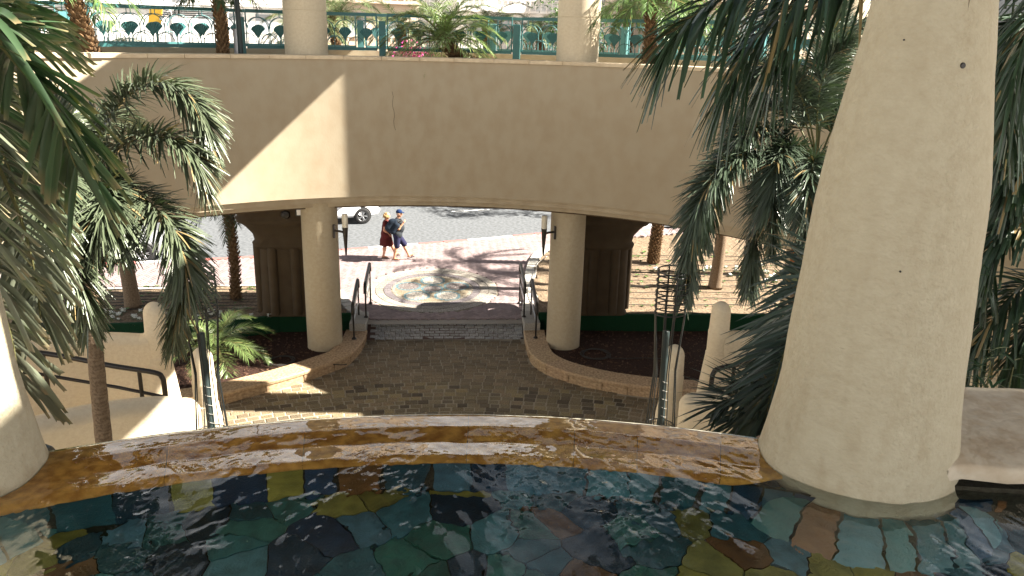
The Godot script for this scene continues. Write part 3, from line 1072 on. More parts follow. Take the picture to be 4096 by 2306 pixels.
# ------------------------------------------------------------------ garden beds
func build_beds() -> void:
	var left := [Vector3(-2.75, 0, -21.7), Vector3(-3.1, 0, -22.4), Vector3(-3.35, 0, -23.2), Vector3(-3.65, 0, -24.0), Vector3(-4.1, 0, -24.3), Vector3(-10.5, 0, -24.0), Vector3(-16, 0, -23.7), Vector3(-16, 0, -20.6), Vector3(-11.2, 0, -20.62), Vector3(-5.6, 0, -21.15), Vector3(-4.6, 0, -21.55)]
	var right := [Vector3(2.68, 0, -21.7), Vector3(2.75, 0, -23.6), Vector3(2.98, 0, -25.8), Vector3(3.3, 0, -27.5), Vector3(3.8, 0, -28.7), Vector3(4.5, 0, -29.5), Vector3(5.8, 0, -30.2), Vector3(14, 0, -32.8), Vector3(18, 0, -32), Vector3(18, 0, -21.4), Vector3(11, 0, -21.45)]
	var nz := FastNoiseLite.new()
	nz.seed = 4
	nz.frequency = 0.5
	for e in [[left, -1], [right, 1]]:
		var poly := poly_of(e[0])
		var b := MB.new()
		# fine sheet so that the soil is lumpy
		var st := 0.2
		var z := -33.2
		while z < -20.4:
			var x := -16.0
			while x < 18.0:
				var c := Vector2(x + st * 0.5, z + st * 0.5)
				if Geometry2D.is_point_in_polygon(c, poly):
					var q := []
					for d in [[0, 0], [1, 0], [1, 1], [0, 1]]:
						var px: float = x + st * d[0]
						var pz: float = z + st * d[1]
						q.append(Vector3(px, 0.05 + 0.05 * nz.get_noise_2d(px * 4.0, pz * 4.0) + 0.05 * sin(pz * 9.0) * 0.3, pz))
					b.quad(q[0], q[1], q[2], q[3], Vector3.UP)
				x += st
			z += st
		b.prism(poly, -0.3, -0.02, true)
		struct("garden_bed", b, M.soil)
	# drip hoses in rows
	var r := RandomNumberGenerator.new()
	r.seed = 8
	for i in 8:
		var z2 := -21.9 - i * 0.3
		var b := MB.new()
		var pts := []
		var rad := []
		for k in 40:
			var x := -4.0 - k * 0.25
			pts.append(Vector3(x, 0.115 + r.randf_range(-0.01, 0.01), z2 + 0.04 * sin(k * 0.5 + i) - 0.02 * (x + 4.0) * 0.3)); rad.append(0.012)
		b.tube(pts, rad, 5)
		tag(obj("drip_hose", b, M.hose), "thin dark irrigation hose in row %s of the left garden bed from the planter" % ["one", "two", "three", "four", "five", "six", "seven", "eight"][i], "hose", "drip hoses across the left garden bed")
	for i in 10:
		var z3 := -22.2 - i * 0.62
		var b := MB.new()
		var pts := []
		var rad := []
		for k in 36:
			var x := 3.6 + k * 0.25
			pts.append(Vector3(x, 0.115 + r.randf_range(-0.01, 0.01), z3 + 0.04 * sin(k * 0.6 + i))); rad.append(0.012)
		b.tube(pts, rad, 5)
		tag(obj("drip_hose", b, M.hose), "thin dark irrigation hose in row %s of the right garden bed from the planter" % ["one", "two", "three", "four", "five", "six", "seven", "eight", "nine", "ten"][i], "hose", "drip hoses across the right garden bed")
	# a pale cable that wanders along the plaza edge on the right
	var cb := MB.new()
	var cpt := spline([Vector3(2.62, 0.12, -21.75), Vector3(2.75, 0.13, -22.8), Vector3(2.72, 0.12, -24.0), Vector3(2.95, 0.13, -25.3), Vector3(3.15, 0.13, -26.6), Vector3(3.6, 0.12, -27.6)], 6)
	var cr := []
	for q in cpt:
		cr.append(0.012)
	cb.tube(cpt, cr, 5)
	tag(obj("cable", cb, M.white_stone), "pale thin cable lying along the right edge of the plaza", "cable")
	# seedlings
	var seed_m := MB.new()
	for k in 7:
		var a := k * 2.4
		seed_m.leaf(Vector3.ZERO, Vector3(cos(a) * 0.7, 0.75, sin(a) * 0.7).normalized(), Vector3.UP, 0.13, 0.035, 0.5, 0.1, 3)
	var xf := []
	var cols := []
	for i in 330:
		var x := r.randf_range(-12, -4.2)
		var z := -21.95 - 0.3 * (r.randi() % 8) + r.randf_range(-0.05, 0.05)
		if i % 2 == 0:
			x = r.randf_range(3.9, 12)
			z = -22.2 - 0.62 * (r.randi() % 11) + r.randf_range(-0.1, 0.1)
		xf.append(Transform3D(Basis(Vector3.UP, r.randf() * TAU).scaled(Vector3.ONE * r.randf_range(0.6, 1.25)), Vector3(x, 0.07, z)))
		var g := r.randf_range(0.8, 1.2)
		cols.append(Color(0.10 * g, 0.20 * g, 0.035))
	stuff("seedlings", seed_m.mesh(), M.frond, xf, cols, null, "young green seedlings planted in rows over the garden beds", "seedlings")

# ------------------------------------------------------------------ stair walls
func wall_ribbon(path: Array, tops: Array, thick: float, round_: float, base := COURT) -> MB:
	# a wall along a path with a rounded top; ends are rounded off
	var b := MB.new()
	var n := path.size()
	var sec_n := 11
	var rows := []
	var from := []
	for i in n:
		var t: Vector3 = (path[mini(i + 1, n - 1)] - path[maxi(i - 1, 0)]).normalized()
		var s := Vector3(-t.z, 0, t.x)
		var row := []
		var h := thick * 0.5
		row.append(path[i] + s * h + Vector3(0, base, 0))
		for k in sec_n:
			var a := PI * k / (sec_n - 1)
			row.append(path[i] + s * (h * cos(a)) + Vector3(0, tops[i] - round_ + round_ * sin(a), 0))
		row.append(path[i] - s * h + Vector3(0, base, 0))
		rows.append(row)
		from.append(path[i] + Vector3(0, tops[i] - round_ * 1.5, 0))
	# orient each row by its own centre line
	var start := b.v.size()
	for i in n:
		for j in rows[i].size():
			var p: Vector3 = rows[i][j]
			var c: Vector3 = path[i] + Vector3(0, clampf(p.y, base, tops[i] - round_), 0)
			b.vert(p, (p - c).normalized())
	var m: int = rows[0].size()
	for i in n - 1:
		for j in m - 1:
			var a := start + i * m + j
			b.face(a, a + 1, a + m + 1)
			b.face(a, a + m + 1, a + m)
	# half-round end
	for e in [0, n - 1]:
		var t: Vector3 = (path[e] - path[1 if e == 0 else n - 2]).normalized()
		var s := Vector3(-t.z, 0, t.x)
		var h := thick * 0.5
		var prof := [Vector2(h, base), Vector2(h, tops[e] - round_)]
		for k in 6:
			var a := PI / 2 * (k + 1) / 6.0
			prof.append(Vector2(h * cos(a), tops[e] - round_ + round_ * sin(a)))
		var yaw := atan2(-s.z, s.x)
		b.lathe(prof, 20, Transform3D(Basis.IDENTITY, path[e]), 3.0)
	return b

func pylon(h: float, r_top: float, r_low: float) -> Array:
	# a bullet-headed post on a widening shaft, in two parts
	var head := MB.new()
	var p := [Vector2(r_top * 1.06, h - 0.62), Vector2(r_top * 1.06, h - 0.58), Vector2(r_top, h - 0.55), Vector2(r_top * 0.96, h - 0.3)]
	for k in 8:
		var a := PI / 2 * (k + 1) / 8.0
		p.append(Vector2(r_top * 0.96 * cos(a), h - 0.22 + 0.22 * sin(a)))
	head.lathe(p, 28, Transform3D.IDENTITY, 1.2)
	var body := MB.new()
	body.lathe([Vector2(r_low, 0), Vector2(lerpf(r_low, r_top, 0.55), h * 0.4), Vector2(r_top * 1.12, h - 1.05), Vector2(r_top * 1.12, h - 1.0), Vector2(r_top * 1.04, h - 0.98), Vector2(r_top * 1.04, h - 0.62)], 28, Transform3D.IDENTITY, 0.3)
	return [head, body]

func build_stairs() -> void:
	for side in [-1, 1]:
		var word := "left" if side < 0 else "right"
		var w := thing("stair_wall", "cream outer wall of the %s staircase, ending at a bullet-headed post" % word, "wall", Vector3.ZERO, 0.0, "cream stair walls beside the court")
		var path := spline([Vector3(5.15 * side, 0, -13.62), Vector3(5.9 * side, 0, -13.6), Vector3(7.0 * side, 0, -13.1), Vector3(8.1 * side, 0, -12.0), Vector3(8.4 * side, 0, -10.5)], 8)
		var tops := []
		for i in path.size():
			tops.append(2.42 + 0.012 * i + 0.10 * exp(-i * 0.5))
		obj("wall_body", wall_ribbon(path, tops, 0.42, 0.16), M.cream, w)
		var py := pylon(3.68, 0.185, 0.52)
		var post := thing("stair_post", "tall bullet-headed cream post at the end of the %s outer stair wall" % word, "post", Vector3(5.02 * side, COURT, -13.6), 0.0, "bullet-headed stair posts")
		obj("head", py[0], M.cream, post)
		obj("shaft", py[1], M.cream, post)
		py = pylon(3.25, 0.18, 0.55)
		post = thing("stair_post", "shorter bullet-headed cream post nearer the court beside the %s wire frame" % word, "post", Vector3((-3.96 if side < 0 else 3.9) , COURT, -12.55), 0.0, "bullet-headed stair posts")
		obj("head", py[0], M.cream, post)
		obj("shaft", py[1], M.cream, post)
		var w2 := thing("stair_wall", "cream inner wall of the %s staircase with a rounded end near the fountain" % word, "wall", Vector3.ZERO, 0.0, "cream stair walls beside the court")
		path = spline([Vector3(3.98 * side, 0, -11.5), Vector3(4.4 * side, 0, -11.3), Vector3(5.2 * side, 0, -10.7), Vector3(5.9 * side, 0, -9.7), Vector3(6.3 * side, 0, -8.2), Vector3(6.4 * side, 0, -6.0)], 8)
		tops = []
		for i in path.size():
			tops.append(2.22 + 0.016 * i)
		obj("wall_body", wall_ribbon(path, tops, 0.5, 0.2), M.cream, w2)
		# treads between the two walls
		var st := thing("staircase", "cream steps climbing between the %s stair walls" % word, "stairs", Vector3.ZERO, 0.0, "staircases beside the court")
		for i in 12:
			var b := MB.new()
			var a := i * 0.085
			var c := Vector3((4.6 + 2.6 * sin(a * 1.3)) * side, COURT, -13.0 + 2.4 * (1.0 - cos(a * 1.3)) + a * 1.2)
			b.box(Transform3D(Basis(Vector3.UP, (0.15 + a) * side), c + Vector3(0, 0.085 * (i + 1), 0)), Vector3(0.42, 0.17 * (i + 1), 1.25), 0.01)
			obj("step", b, M.cream, st)
		# black rail between the walls
		var hr := thing("stair_handrail", "black two-bar handrail with a rounded end on the %s staircase" % word, "handrail", Vector3.ZERO, 0.0, "black stair handrails")
		var sx := float(side)
		var z0 := -12.5
		var top := spline([Vector3(8.0 * sx, 3.05, z0 + 0.8), Vector3(6.6 * sx, 2.62, z0), Vector3(5.35 * sx, 2.36, z0), Vector3(4.72 * sx, 2.24, z0), Vector3(4.60 * sx, 2.15, z0), Vector3(4.58 * sx, 2.0, z0), Vector3(4.58 * sx, 1.72, z0)], 6)
		var rad := []
		for q in top:
			rad.append(0.042)
		var b := MB.new()
		b.tube(top, rad, 10)
		obj("top_rail", b, M.bronze, hr)
		b = MB.new()
		var bot := [Vector3(8.0 * sx, 2.68, z0 + 0.8), Vector3(6.6 * sx, 2.25, z0), Vector3(5.3 * sx, 1.98, z0), Vector3(4.58 * sx, 1.80, z0)]
		b.tube(bot, [0.03, 0.03, 0.03, 0.03], 8)
		obj("lower_rail", b, M.bronze, hr)
		for q in [[4.95, 2.28], [6.4, 2.56]]:
			b = MB.new()
			b.tube([Vector3(q[0] * sx, q[1], z0), Vector3(q[0] * sx, -0.4, z0)], [0.035, 0.035], 8)
			obj("post", b, M.bronze, hr)

# ------------------------------------------------------------------ the fountain in front
func fpol(r: float, a: float, y: float) -> Vector3:
	return Vector3(PX + r * sin(a), y, PZ - r * cos(a))

func build_fountain() -> void:
	var f := thing("fountain_basin", "tiled fountain basin with an orange brown overflow rim in the foreground", "fountain")
	var r := RandomNumberGenerator.new()
	r.seed = 91
	var amax := 0.52
	# wall below the rim, seen from the court
	var b := MB.new()
	b.lathe([Vector2(4.15, COURT), Vector2(4.15, WATER - 0.28), Vector2(4.2, WATER - 0.2)], 60, Transform3D(Basis.IDENTITY, Vector3(PX, 0, PZ)), 0.6, -PI / 2 - 0.5, -PI / 2 + 0.475)
	obj("outer_wall", b, M.cream, f)
	# rim stones
	var cuts := [-0.50, -0.27, -0.13, 0.05, 0.17, 0.24, 0.33, 0.475]
	for i in cuts.size() - 1:
		b = MB.new()
		var g := r.randf_range(0.82, 1.06)
		b.col = Color(g, g * r.randf_range(0.94, 1.04), g * r.randf_range(0.85, 1.1))
		var prof := [Vector2(3.85, WATER - 0.06), Vector2(3.735, WATER - 0.055), Vector2(3.725, WATER - 0.04), Vector2(3.735, WATER - 0.022), Vector2(3.765, WATER - 0.012), Vector2(3.85, WATER - 0.010), Vector2(4.02, WATER - 0.012), Vector2(4.13, WATER - 0.020), Vector2(4.205, WATER - 0.036), Vector2(4.237, WATER - 0.07), Vector2(4.247, WATER - 0.14), Vector2(4.247, WATER - 0.3)]
		prof.reverse()
		b.lathe(prof, 32, Transform3D(Basis.IDENTITY, Vector3(PX, 0, PZ)), 3.0, cuts[i] + 0.0003 - PI / 2, cuts[i + 1] - 0.0003 - PI / 2)
		# the inner edge draws back where the stone runs into the right column
		for k in b.v.size():
			var dv := Vector2(b.v[k].x - PX, b.v[k].z - PZ)
			var ang := atan2(dv.x, -dv.y)
			var sh := 0.30 * smoothstep(0.33, 0.475, ang) * clampf(1.0 - (dv.length() - 3.72) / 0.42, 0.0, 1.0)
			dv += dv.normalized() * sh
			b.v[k] = Vector3(PX + dv.x, b.v[k].y, PZ + dv.y)
		obj("rim_stone", b, M.rim, f)
	# floor of the basin and inner face
	b = MB.new()
	var fl := PackedVector2Array()
	for i in 41:
		var p := fpol(3.68, lerpf(-0.95, 0.95, i / 40.0), 0)
		fl.append(Vector2(p.x, p.z))
	fl = PackedVector2Array([Vector2(-4.2, 0.6), Vector2(-4.2, -3.2)])
	for i in 33:
		var p := fpol(3.78, lerpf(-0.5, 0.475, i / 32.0), 0)
		fl.append(Vector2(p.x, p.z))
	fl.append(Vector2(1.95, -3.2)); fl.append(Vector2(4.4, -2.9)); fl.append(Vector2(4.4, 0.6))
	b.prism(fl, WATER - 0.5, WATER - 0.335, true)
	obj("basin_floor", b, M.tile_grout, f)
	# broken tiles: cells of a jittered grid, each cut to its neighbours
	var seeds := []
	var pitch := 0.172
	for i in range(-17, 20):
		for j in range(-20, -5):
			var p := Vector2(i * pitch + (0.5 * pitch if j % 2 else 0.0), j * pitch) + Vector2(r.randf_range(-0.085, 0.085), r.randf_range(-0.085, 0.085))
			if (i * 7 + j * 3) % 11 == 0: continue
			seeds.append(p)
	var pal := [Color(0.015, 0.042, 0.075), Color(0.024, 0.10, 0.125), Color(0.045, 0.165, 0.17), Color(0.025, 0.13, 0.095), Color(0.09, 0.20, 0.26), Color(0.34, 0.29, 0.055), Color(0.17, 0.075, 0.025), Color(0.022, 0.05, 0.10), Color(0.05, 0.17, 0.15), Color(0.02, 0.08, 0.10), Color(0.08, 0.21, 0.24), Color(0.012, 0.036, 0.062), Color(0.035, 0.12, 0.14), Color(0.05, 0.16, 0.19), Color(0.30, 0.27, 0.07), Color(0.028, 0.09, 0.12)]
	var made := 0
	for s in seeds:
		var d := Vector2(s.x - PX, s.y - PZ)
		if (d.length() > 3.82 and absf(s.x) < 1.6) or s.y > -1.35 or s.y < -3.1 or s.x < -2.7 or s.x > 3.2:
			continue
		var cell := PackedVector2Array([s + Vector2(-0.3, -0.3), s + Vector2(0.3, -0.3), s + Vector2(0.3, 0.3), s + Vector2(-0.3, 0.3)])
		for q in seeds:
			var dv: Vector2 = q - s
			if dv.length() < 0.001 or dv.length() > 0.6:
				continue
			cell = clip_half(cell, s + dv * 0.5 - dv.normalized() * 0.003, dv)
			if cell.size() < 3:
				break
		if d.length() > 3.45 and absf(s.x) < 1.7:
			cell = clip_half(cell, Vector2(PX, PZ) + d.normalized() * 3.755, d)
		if cell.size() < 3 or made >= 298:
			continue
		made += 1
		b = MB.new()
		var c: Color = pal[(made * 7 + r.randi() % 4) % pal.size()]
		var g := r.randf_range(0.75, 1.3)
		b.col = Color(c.r * g, c.g * g, c.b * g)
		b.prism(cell, WATER - 0.34, WATER - 0.322 + r.randf_range(-0.004, 0.004), true)
		obj("tile", b, M.tile, f)
	# the inner face below the rim is tiled as well
	b = MB.new()
	b.lathe([Vector2(3.77, WATER - 0.34), Vector2(3.77, WATER - 0.05)], 80, Transform3D(Basis.IDENTITY, Vector3(PX, 0, PZ)), 0.6, -PI / 2 - 0.5, -PI / 2 + 0.475)
	obj("inner_wall", b, M.tile_grout, f)
	var an := -0.5
	while an < 0.47:
		var wd := r.randf_range(0.03, 0.06)
		var c: Color = pal[r.randi() % pal.size()]
		b = MB.new()
		b.col = Color(c.r, c.g, c.b) * r.randf_range(0.6, 1.0)
		var k := r.randf_range(-0.012, 0.012)
		b.quad(fpol(3.76, an + 0.001, WATER - 0.33), fpol(3.76, an + wd - 0.001 + k, WATER - 0.33), fpol(3.76, an + wd - 0.001, WATER - 0.056), fpol(3.76, an + 0.001, WATER - 0.056), Vector3(0, 0, 1))
		obj("wall_tile", b, M.tile, f)
		an += wd
	# tiles on the inner face under the stone ledge at the right
	for i in 7:
		b = MB.new()
		var c: Color = pal[[0, 6, 7, 5, 1, 0, 6][i]]
		b.col = c
		var x := 2.02 + i * 0.17
		b.box(tf(Vector3(x + 0.07, WATER - 0.10 + r.randf_range(-0.02, 0.02), -2.655 + 0.10 * 0.0), 0.0, 0.0, r.randf_range(-0.2, 0.2)), Vector3(0.15, 0.10, 0.03))
		obj("wall_tile", b, M.tile, f)
	# terrace mass beneath
	b = MB.new()
	b.prism(PackedVector2Array([Vector2(-2.3, -2.75), Vector2(2.0, -2.75), Vector2(5.2, -3.4), Vector2(5.2, 4), Vector2(-5.2, 4), Vector2(-5.2, -3.0)]), COURT, WATER - 0.5, true)
	struct("terrace", b, M.cream)

	# water: one sheet over basin and rim with real ripples
	var nz := FastNoiseLite.new()
	nz.seed = 12
	nz.frequency = 1.0
	nz.fractal_octaves = 3
	var nz2 := FastNoiseLite.new()
	nz2.seed = 77
	nz2.frequency = 1.0
	nz2.fractal_octaves = 2
	var radii := []
	var rr := 1.3
	while rr < 3.2:
		radii.append(rr); rr += 0.022
	while rr < 4.257:
		radii.append(rr); rr += 0.008
	var rows := []
	var na := 460
	for q in radii:
		var row := []
		for i in na + 1:
			var a := lerpf(-0.75, 0.85, float(i) / na)
			# the surface slides down over the inner edge of the stone, runs flat, then bends over
			var w := 0.016 * nz.get_noise_2d(a * 14.0, 5.0)
			var p := fpol(q - w * smoothstep(3.4, 3.72, q) * (1.0 - smoothstep(3.92, 4.03, q)), a, 0)
			var on := smoothstep(-0.53, -0.47, a) * (1.0 - smoothstep(0.445, 0.50, a))
			var t1 := on * clampf((q - 3.745) / 0.15, 0.0, 1.0)
			var t2 := on * clampf((q - 4.045) / 0.14, 0.0, 1.0)
			var t3 := on * clampf((q - 4.20) / 0.055, 0.0, 1.0)
			var y := WATER + 0.020 - 0.022 * t1 - 0.017 * t2 - 0.07 * t3 * t3
			var calm := smoothstep(-0.25, 0.35, nz.get_noise_2d(a * 9.0, q * 1.4 + 3.0))
			y += 0.0055 * nz.get_noise_2d(p.x * 4.0 + 2.0 * q, q * 2.0) * (1.0 - 0.75 * t1)
			y += 0.0031 * nz2.get_noise_2d(p.x * 12.0 + p.z * 5.0, p.z * 8.0 - p.x * 4.0) * (0.25 + calm) * (1.0 - 0.85 * t1)
			y += 0.0014 * nz2.get_noise_2d(p.x * 34.0 + 9.0, p.z * 24.0) * calm * (1.0 - 0.7 * t1)
			if t1 > 0.0:
				# over the stone: broad smooth folds, and a few crinkled places
				var crink := smoothstep(0.05, 0.4, nz2.get_noise_2d(a * 7.0, 40.0))
				y += t1 * (1.0 - t3) * (0.0016 * nz.get_noise_2d(a * 14.0, q * 5.0) + 0.0016 * crink * nz2.get_noise_2d(a * 75.0 + q * 9.0, q * 16.0))
			row.append(Vector3(p.x, y, p.z))
		rows.append(row)
	b = MB.new()
	b.grid(rows, [], Vector3.UP)
	struct("fountain_water", b, M.water)

	# stone ledge to the right of the column
	var l := thing("stone_ledge", "grey beige stone ledge beside the fountain to the right of the near column", "ledge")
	var rows2 := []
	b = MB.new()
	var nzl := FastNoiseLite.new()
	nzl.seed = 3
	nzl.frequency = 2.0
	for j in 19:
		var row := []
		for i in 41:
			var x := 1.95 + i * 0.08
			var fz := -2.66 + 0.03 * nzl.get_noise_2d(x * 3.0, 0.0) + (x - 1.95) * 0.15
			var z: float
			var y := 6.045 + 0.006 * nzl.get_noise_2d(x * 2.0, j * 0.3)
			if j == 0:
				z = fz; y = 5.975
			elif j == 1:
				z = fz + 0.004; y = 6.025
			elif j == 2:
				z = fz - 0.02; y = 6.04
			elif j == 18:
				z = -3.42 - 0.02 * nzl.get_noise_2d(x * 3.0, 9.0) + (x - 1.95) * 0.1; y = 5.5
			else:
				z = lerpf(fz - 0.02, -3.42 - 0.02 * nzl.get_noise_2d(x * 3.0, 9.0) + (x - 1.95) * 0.1, (j - 2) / 15.0)
			row.append(Vector3(x, y, z))
		rows2.append(row)
	b.grid(rows2, [], Vector3(0, 1, 0.2))
	obj("ledge_stone", b, M.slab, l)
	b = MB.new()
	b.prism(PackedVector2Array([Vector2(1.95, -2.68), Vector2(5.2, -2.2), Vector2(5.2, -2.9), Vector2(1.95, -3.38)]), COURT, 5.94, true)
	obj("wall_below", b, M.tile_grout, l)

func clip_half(poly: PackedVector2Array, p: Vector2, nrm: Vector2) -> PackedVector2Array:
	var out := PackedVector2Array()
	for i in poly.size():
		var a := poly[i]
		var b := poly[(i + 1) % poly.size()]
		var da := (a - p).dot(nrm)
		var db := (b - p).dot(nrm)
		if da <= 0.0:
			out.append(a)
		if da * db < 0.0:
			out.append(a + (b - a) * (da / (da - db)))
	return out

func build_sun_blocker() -> void:
	# hidden block added beyond the walkway on the right to keep low sun out
	var w := thing("added_sun_blocker", "tan block added beyond the right end of the walkway to stop low sun", "building", Vector3(12.9, COURT, -17.7))
	var b := MB.new()
	b.box(tf(Vector3(0, 5.5, 0)), Vector3(2.6, 11.0, 7.0), 0.05)
	obj("wall", b, M.wall, w)
	for i in 3:
		b = MB.new()
		b.box(tf(Vector3(-1.31, 2.4 + i * 3.2, 0.0)), Vector3(0.06, 1.5, 4.4))
		obj("window", b, M.dark_glass, w)
	b = MB.new()
	b.box(tf(Vector3(0, 11.1, 0)), Vector3(2.8, 0.25, 7.2), 0.03)
	obj("cornice", b, M.trim, w)

func build_near_columns() -> void:
	for s in [[1.765, "right", "thick tapering cream column standing in the fountain on the right"], [-2.02, "left", "sunlit cream column at the left end of the fountain rim"]]:
		var c := thing("tapered_column", s[2], "column", Vector3(s[0], WATER - 0.34, -2.98), 0.0, "tapering columns in the fountain")
		var b := MB.new()
		var prof := []
		var y := 0.0
		while y < 7.4:
			var rad := 0.435 - 0.080 * smoothstep(0.0, 0.75, y) - 0.058 * smoothstep(0.4, 1.9, y) - 0.11 * smoothstep(1.4, 2.5, y)
			if y < 0.34:
				rad += 0.012 * (0.34 - y) / 0.34
			prof.append(Vector2(rad, y)); y += 0.05
		b.lathe(prof, 128, Transform3D.IDENTITY, 3.0)
		# hand-trowelled unevenness
		var nz := FastNoiseLite.new()
		nz.seed = 6
		nz.frequency = 2.6
		for i in b.v.size():
			var p := b.v[i]
			b.v[i] = p + b.n[i] * 0.006 * nz.get_noise_3d(p.x * 1.5, p.y, p.z * 1.5)
			# brown water stains above the foot and a few faint runs
			var st := smoothstep(0.05, 0.45, nz.get_noise_3d(p.x * 2.2 + 4.0, p.y * 1.3, p.z * 2.2)) * (1.0 - smoothstep(0.35, 0.95, p.y)) * 0.17
			st += smoothstep(0.15, 0.5, nz.get_noise_3d(p.x * 5.0, p.y * 0.22, p.z * 5.0 + 7.0)) * 0.05
			b.c[i] = Color(1.0 - 0.75 * st, 1.0 - 0.95 * st, 1.0 - 1.2 * st)
		obj("shaft", b, M.near_column, c)
		# tiles set round the submerged foot
		var rt := RandomNumberGenerator.new()
		rt.seed = 15
		var an := 0.0
		while an < TAU - 0.05:
			var wd := minf(rt.randf_range(0.17, 0.32), TAU - an)
			var tb := MB.new()
			tb.col = [Color(0.03, 0.12, 0.13), Color(0.05, 0.17, 0.16), Color(0.40, 0.33, 0.06), Color(0.02, 0.06, 0.11), Color(0.22, 0.10, 0.03), Color(0.08, 0.2, 0.22)][rt.randi() % 6]
			tb.lathe([Vector2(0.58, 0.02), Vector2(0.53, 0.12), Vector2(0.475, 0.24 + rt.randf_range(-0.03, 0.03)), Vector2(0.43, 0.25)], 5, Transform3D.IDENTITY, 0.4, an + 0.012, an + wd - 0.012)
			obj("foot_tile", tb, M.tile, c)
			an += wd
		if s[1] == "right":
			# hairline crack running up from the tie hole
			var ck := MB.new()
			var cp := []
			var cr := []
			for k in 9:
				var yy := 2.0 + k * 0.055
				var r3 := 0.435 - 0.080 - 0.058 * smoothstep(0.4, 1.9, yy) - 0.11 * smoothstep(1.4, 2.5, yy)
				var aa := 0.52 - 0.5 + 0.012 * sin(k * 1.9)
				cp.append(Vector3(sin(aa) * r3, yy, cos(aa) * r3)); cr.append(0.0013)
			ck.tube(cp, cr, 4)
			obj("crack", ck, M.soffit, c)
			# tie hole with a thin rust run and a few chips
			for q in [[1.98, 0.52, 0.012, "hole"], [2.06, -0.35, 0.004, "chip"], [1.26, 0.10, 0.0045, "chip"]]:
				var m := MB.new()
				var rad2: float = 0.435 - 0.080 - 0.058 * smoothstep(0.4, 1.9, q[0]) - 0.11 * smoothstep(1.4, 2.5, q[0])
				var dir := Vector3(sin(q[1] - 0.5), 0, cos(q[1] - 0.5))
				m.lathe([Vector2(0.0, -0.006), Vector2(q[2], -0.002), Vector2(q[2] * 0.7, 0.004), Vector2(0.0, 0.004)], 10, Transform3D(Basis(dir.cross(Vector3.UP), dir, Vector3.UP), dir * (rad2 + 0.001) + Vector3(0, q[0], 0)))
				obj(q[3], m, M.bronze, c)

func build_shade_roofs() -> void:
	# unseen roof over the terrace; outline and arms are cut to place the shade
	var b := MB.new()
	b.prism(PackedVector2Array([Vector2(-12, 6), Vector2(16, 6), Vector2(16, -6.5), Vector2(8.2, -6.5), Vector2(8.2, -14.6), Vector2(3.6, -14.6), Vector2(3.6, -10.2), Vector2(6.75, -10.2), Vector2(6.75, -1.6), Vector2(-12, -1.6)]), 13.0, 13.5, true, true)
	b.prism(PackedVector2Array([Vector2(-3.2, -2.4), Vector2(0.4, -2.4), Vector2(0.4, -12.5), Vector2(-3.2, -12.5)]), 10.5, 10.9, true, true)  # lower canopy added to darken what the water reflects
	b.box(tf(Vector3(-1.4, 11.9, -1.9)), Vector3(3.4, 2.2, 0.4))
	tag(obj("unseen_shade_roof", b, M.soffit), "unseen flat roof over the fountain terrace, its outline and arms shaped to cast shade", "roof")
	b = MB.new()  # unseen slab, added and skewed to throw the diagonal shadow edge
	b.prism(PackedVector2Array([Vector2(-0.5, -15.5), Vector2(4.65, -15.5), Vector2(3.0, -23), Vector2(-0.5, -23)]), 12.0, 12.4, true, true)
	b.box(tf(Vector3(0, 12.2, -20.42)), Vector3(8.4, 0.36, 0.5))
	tag(obj("added_shade_slab", b, M.soffit), "unseen flat slab added over the upper columns to cast a diagonal shadow", "roof")

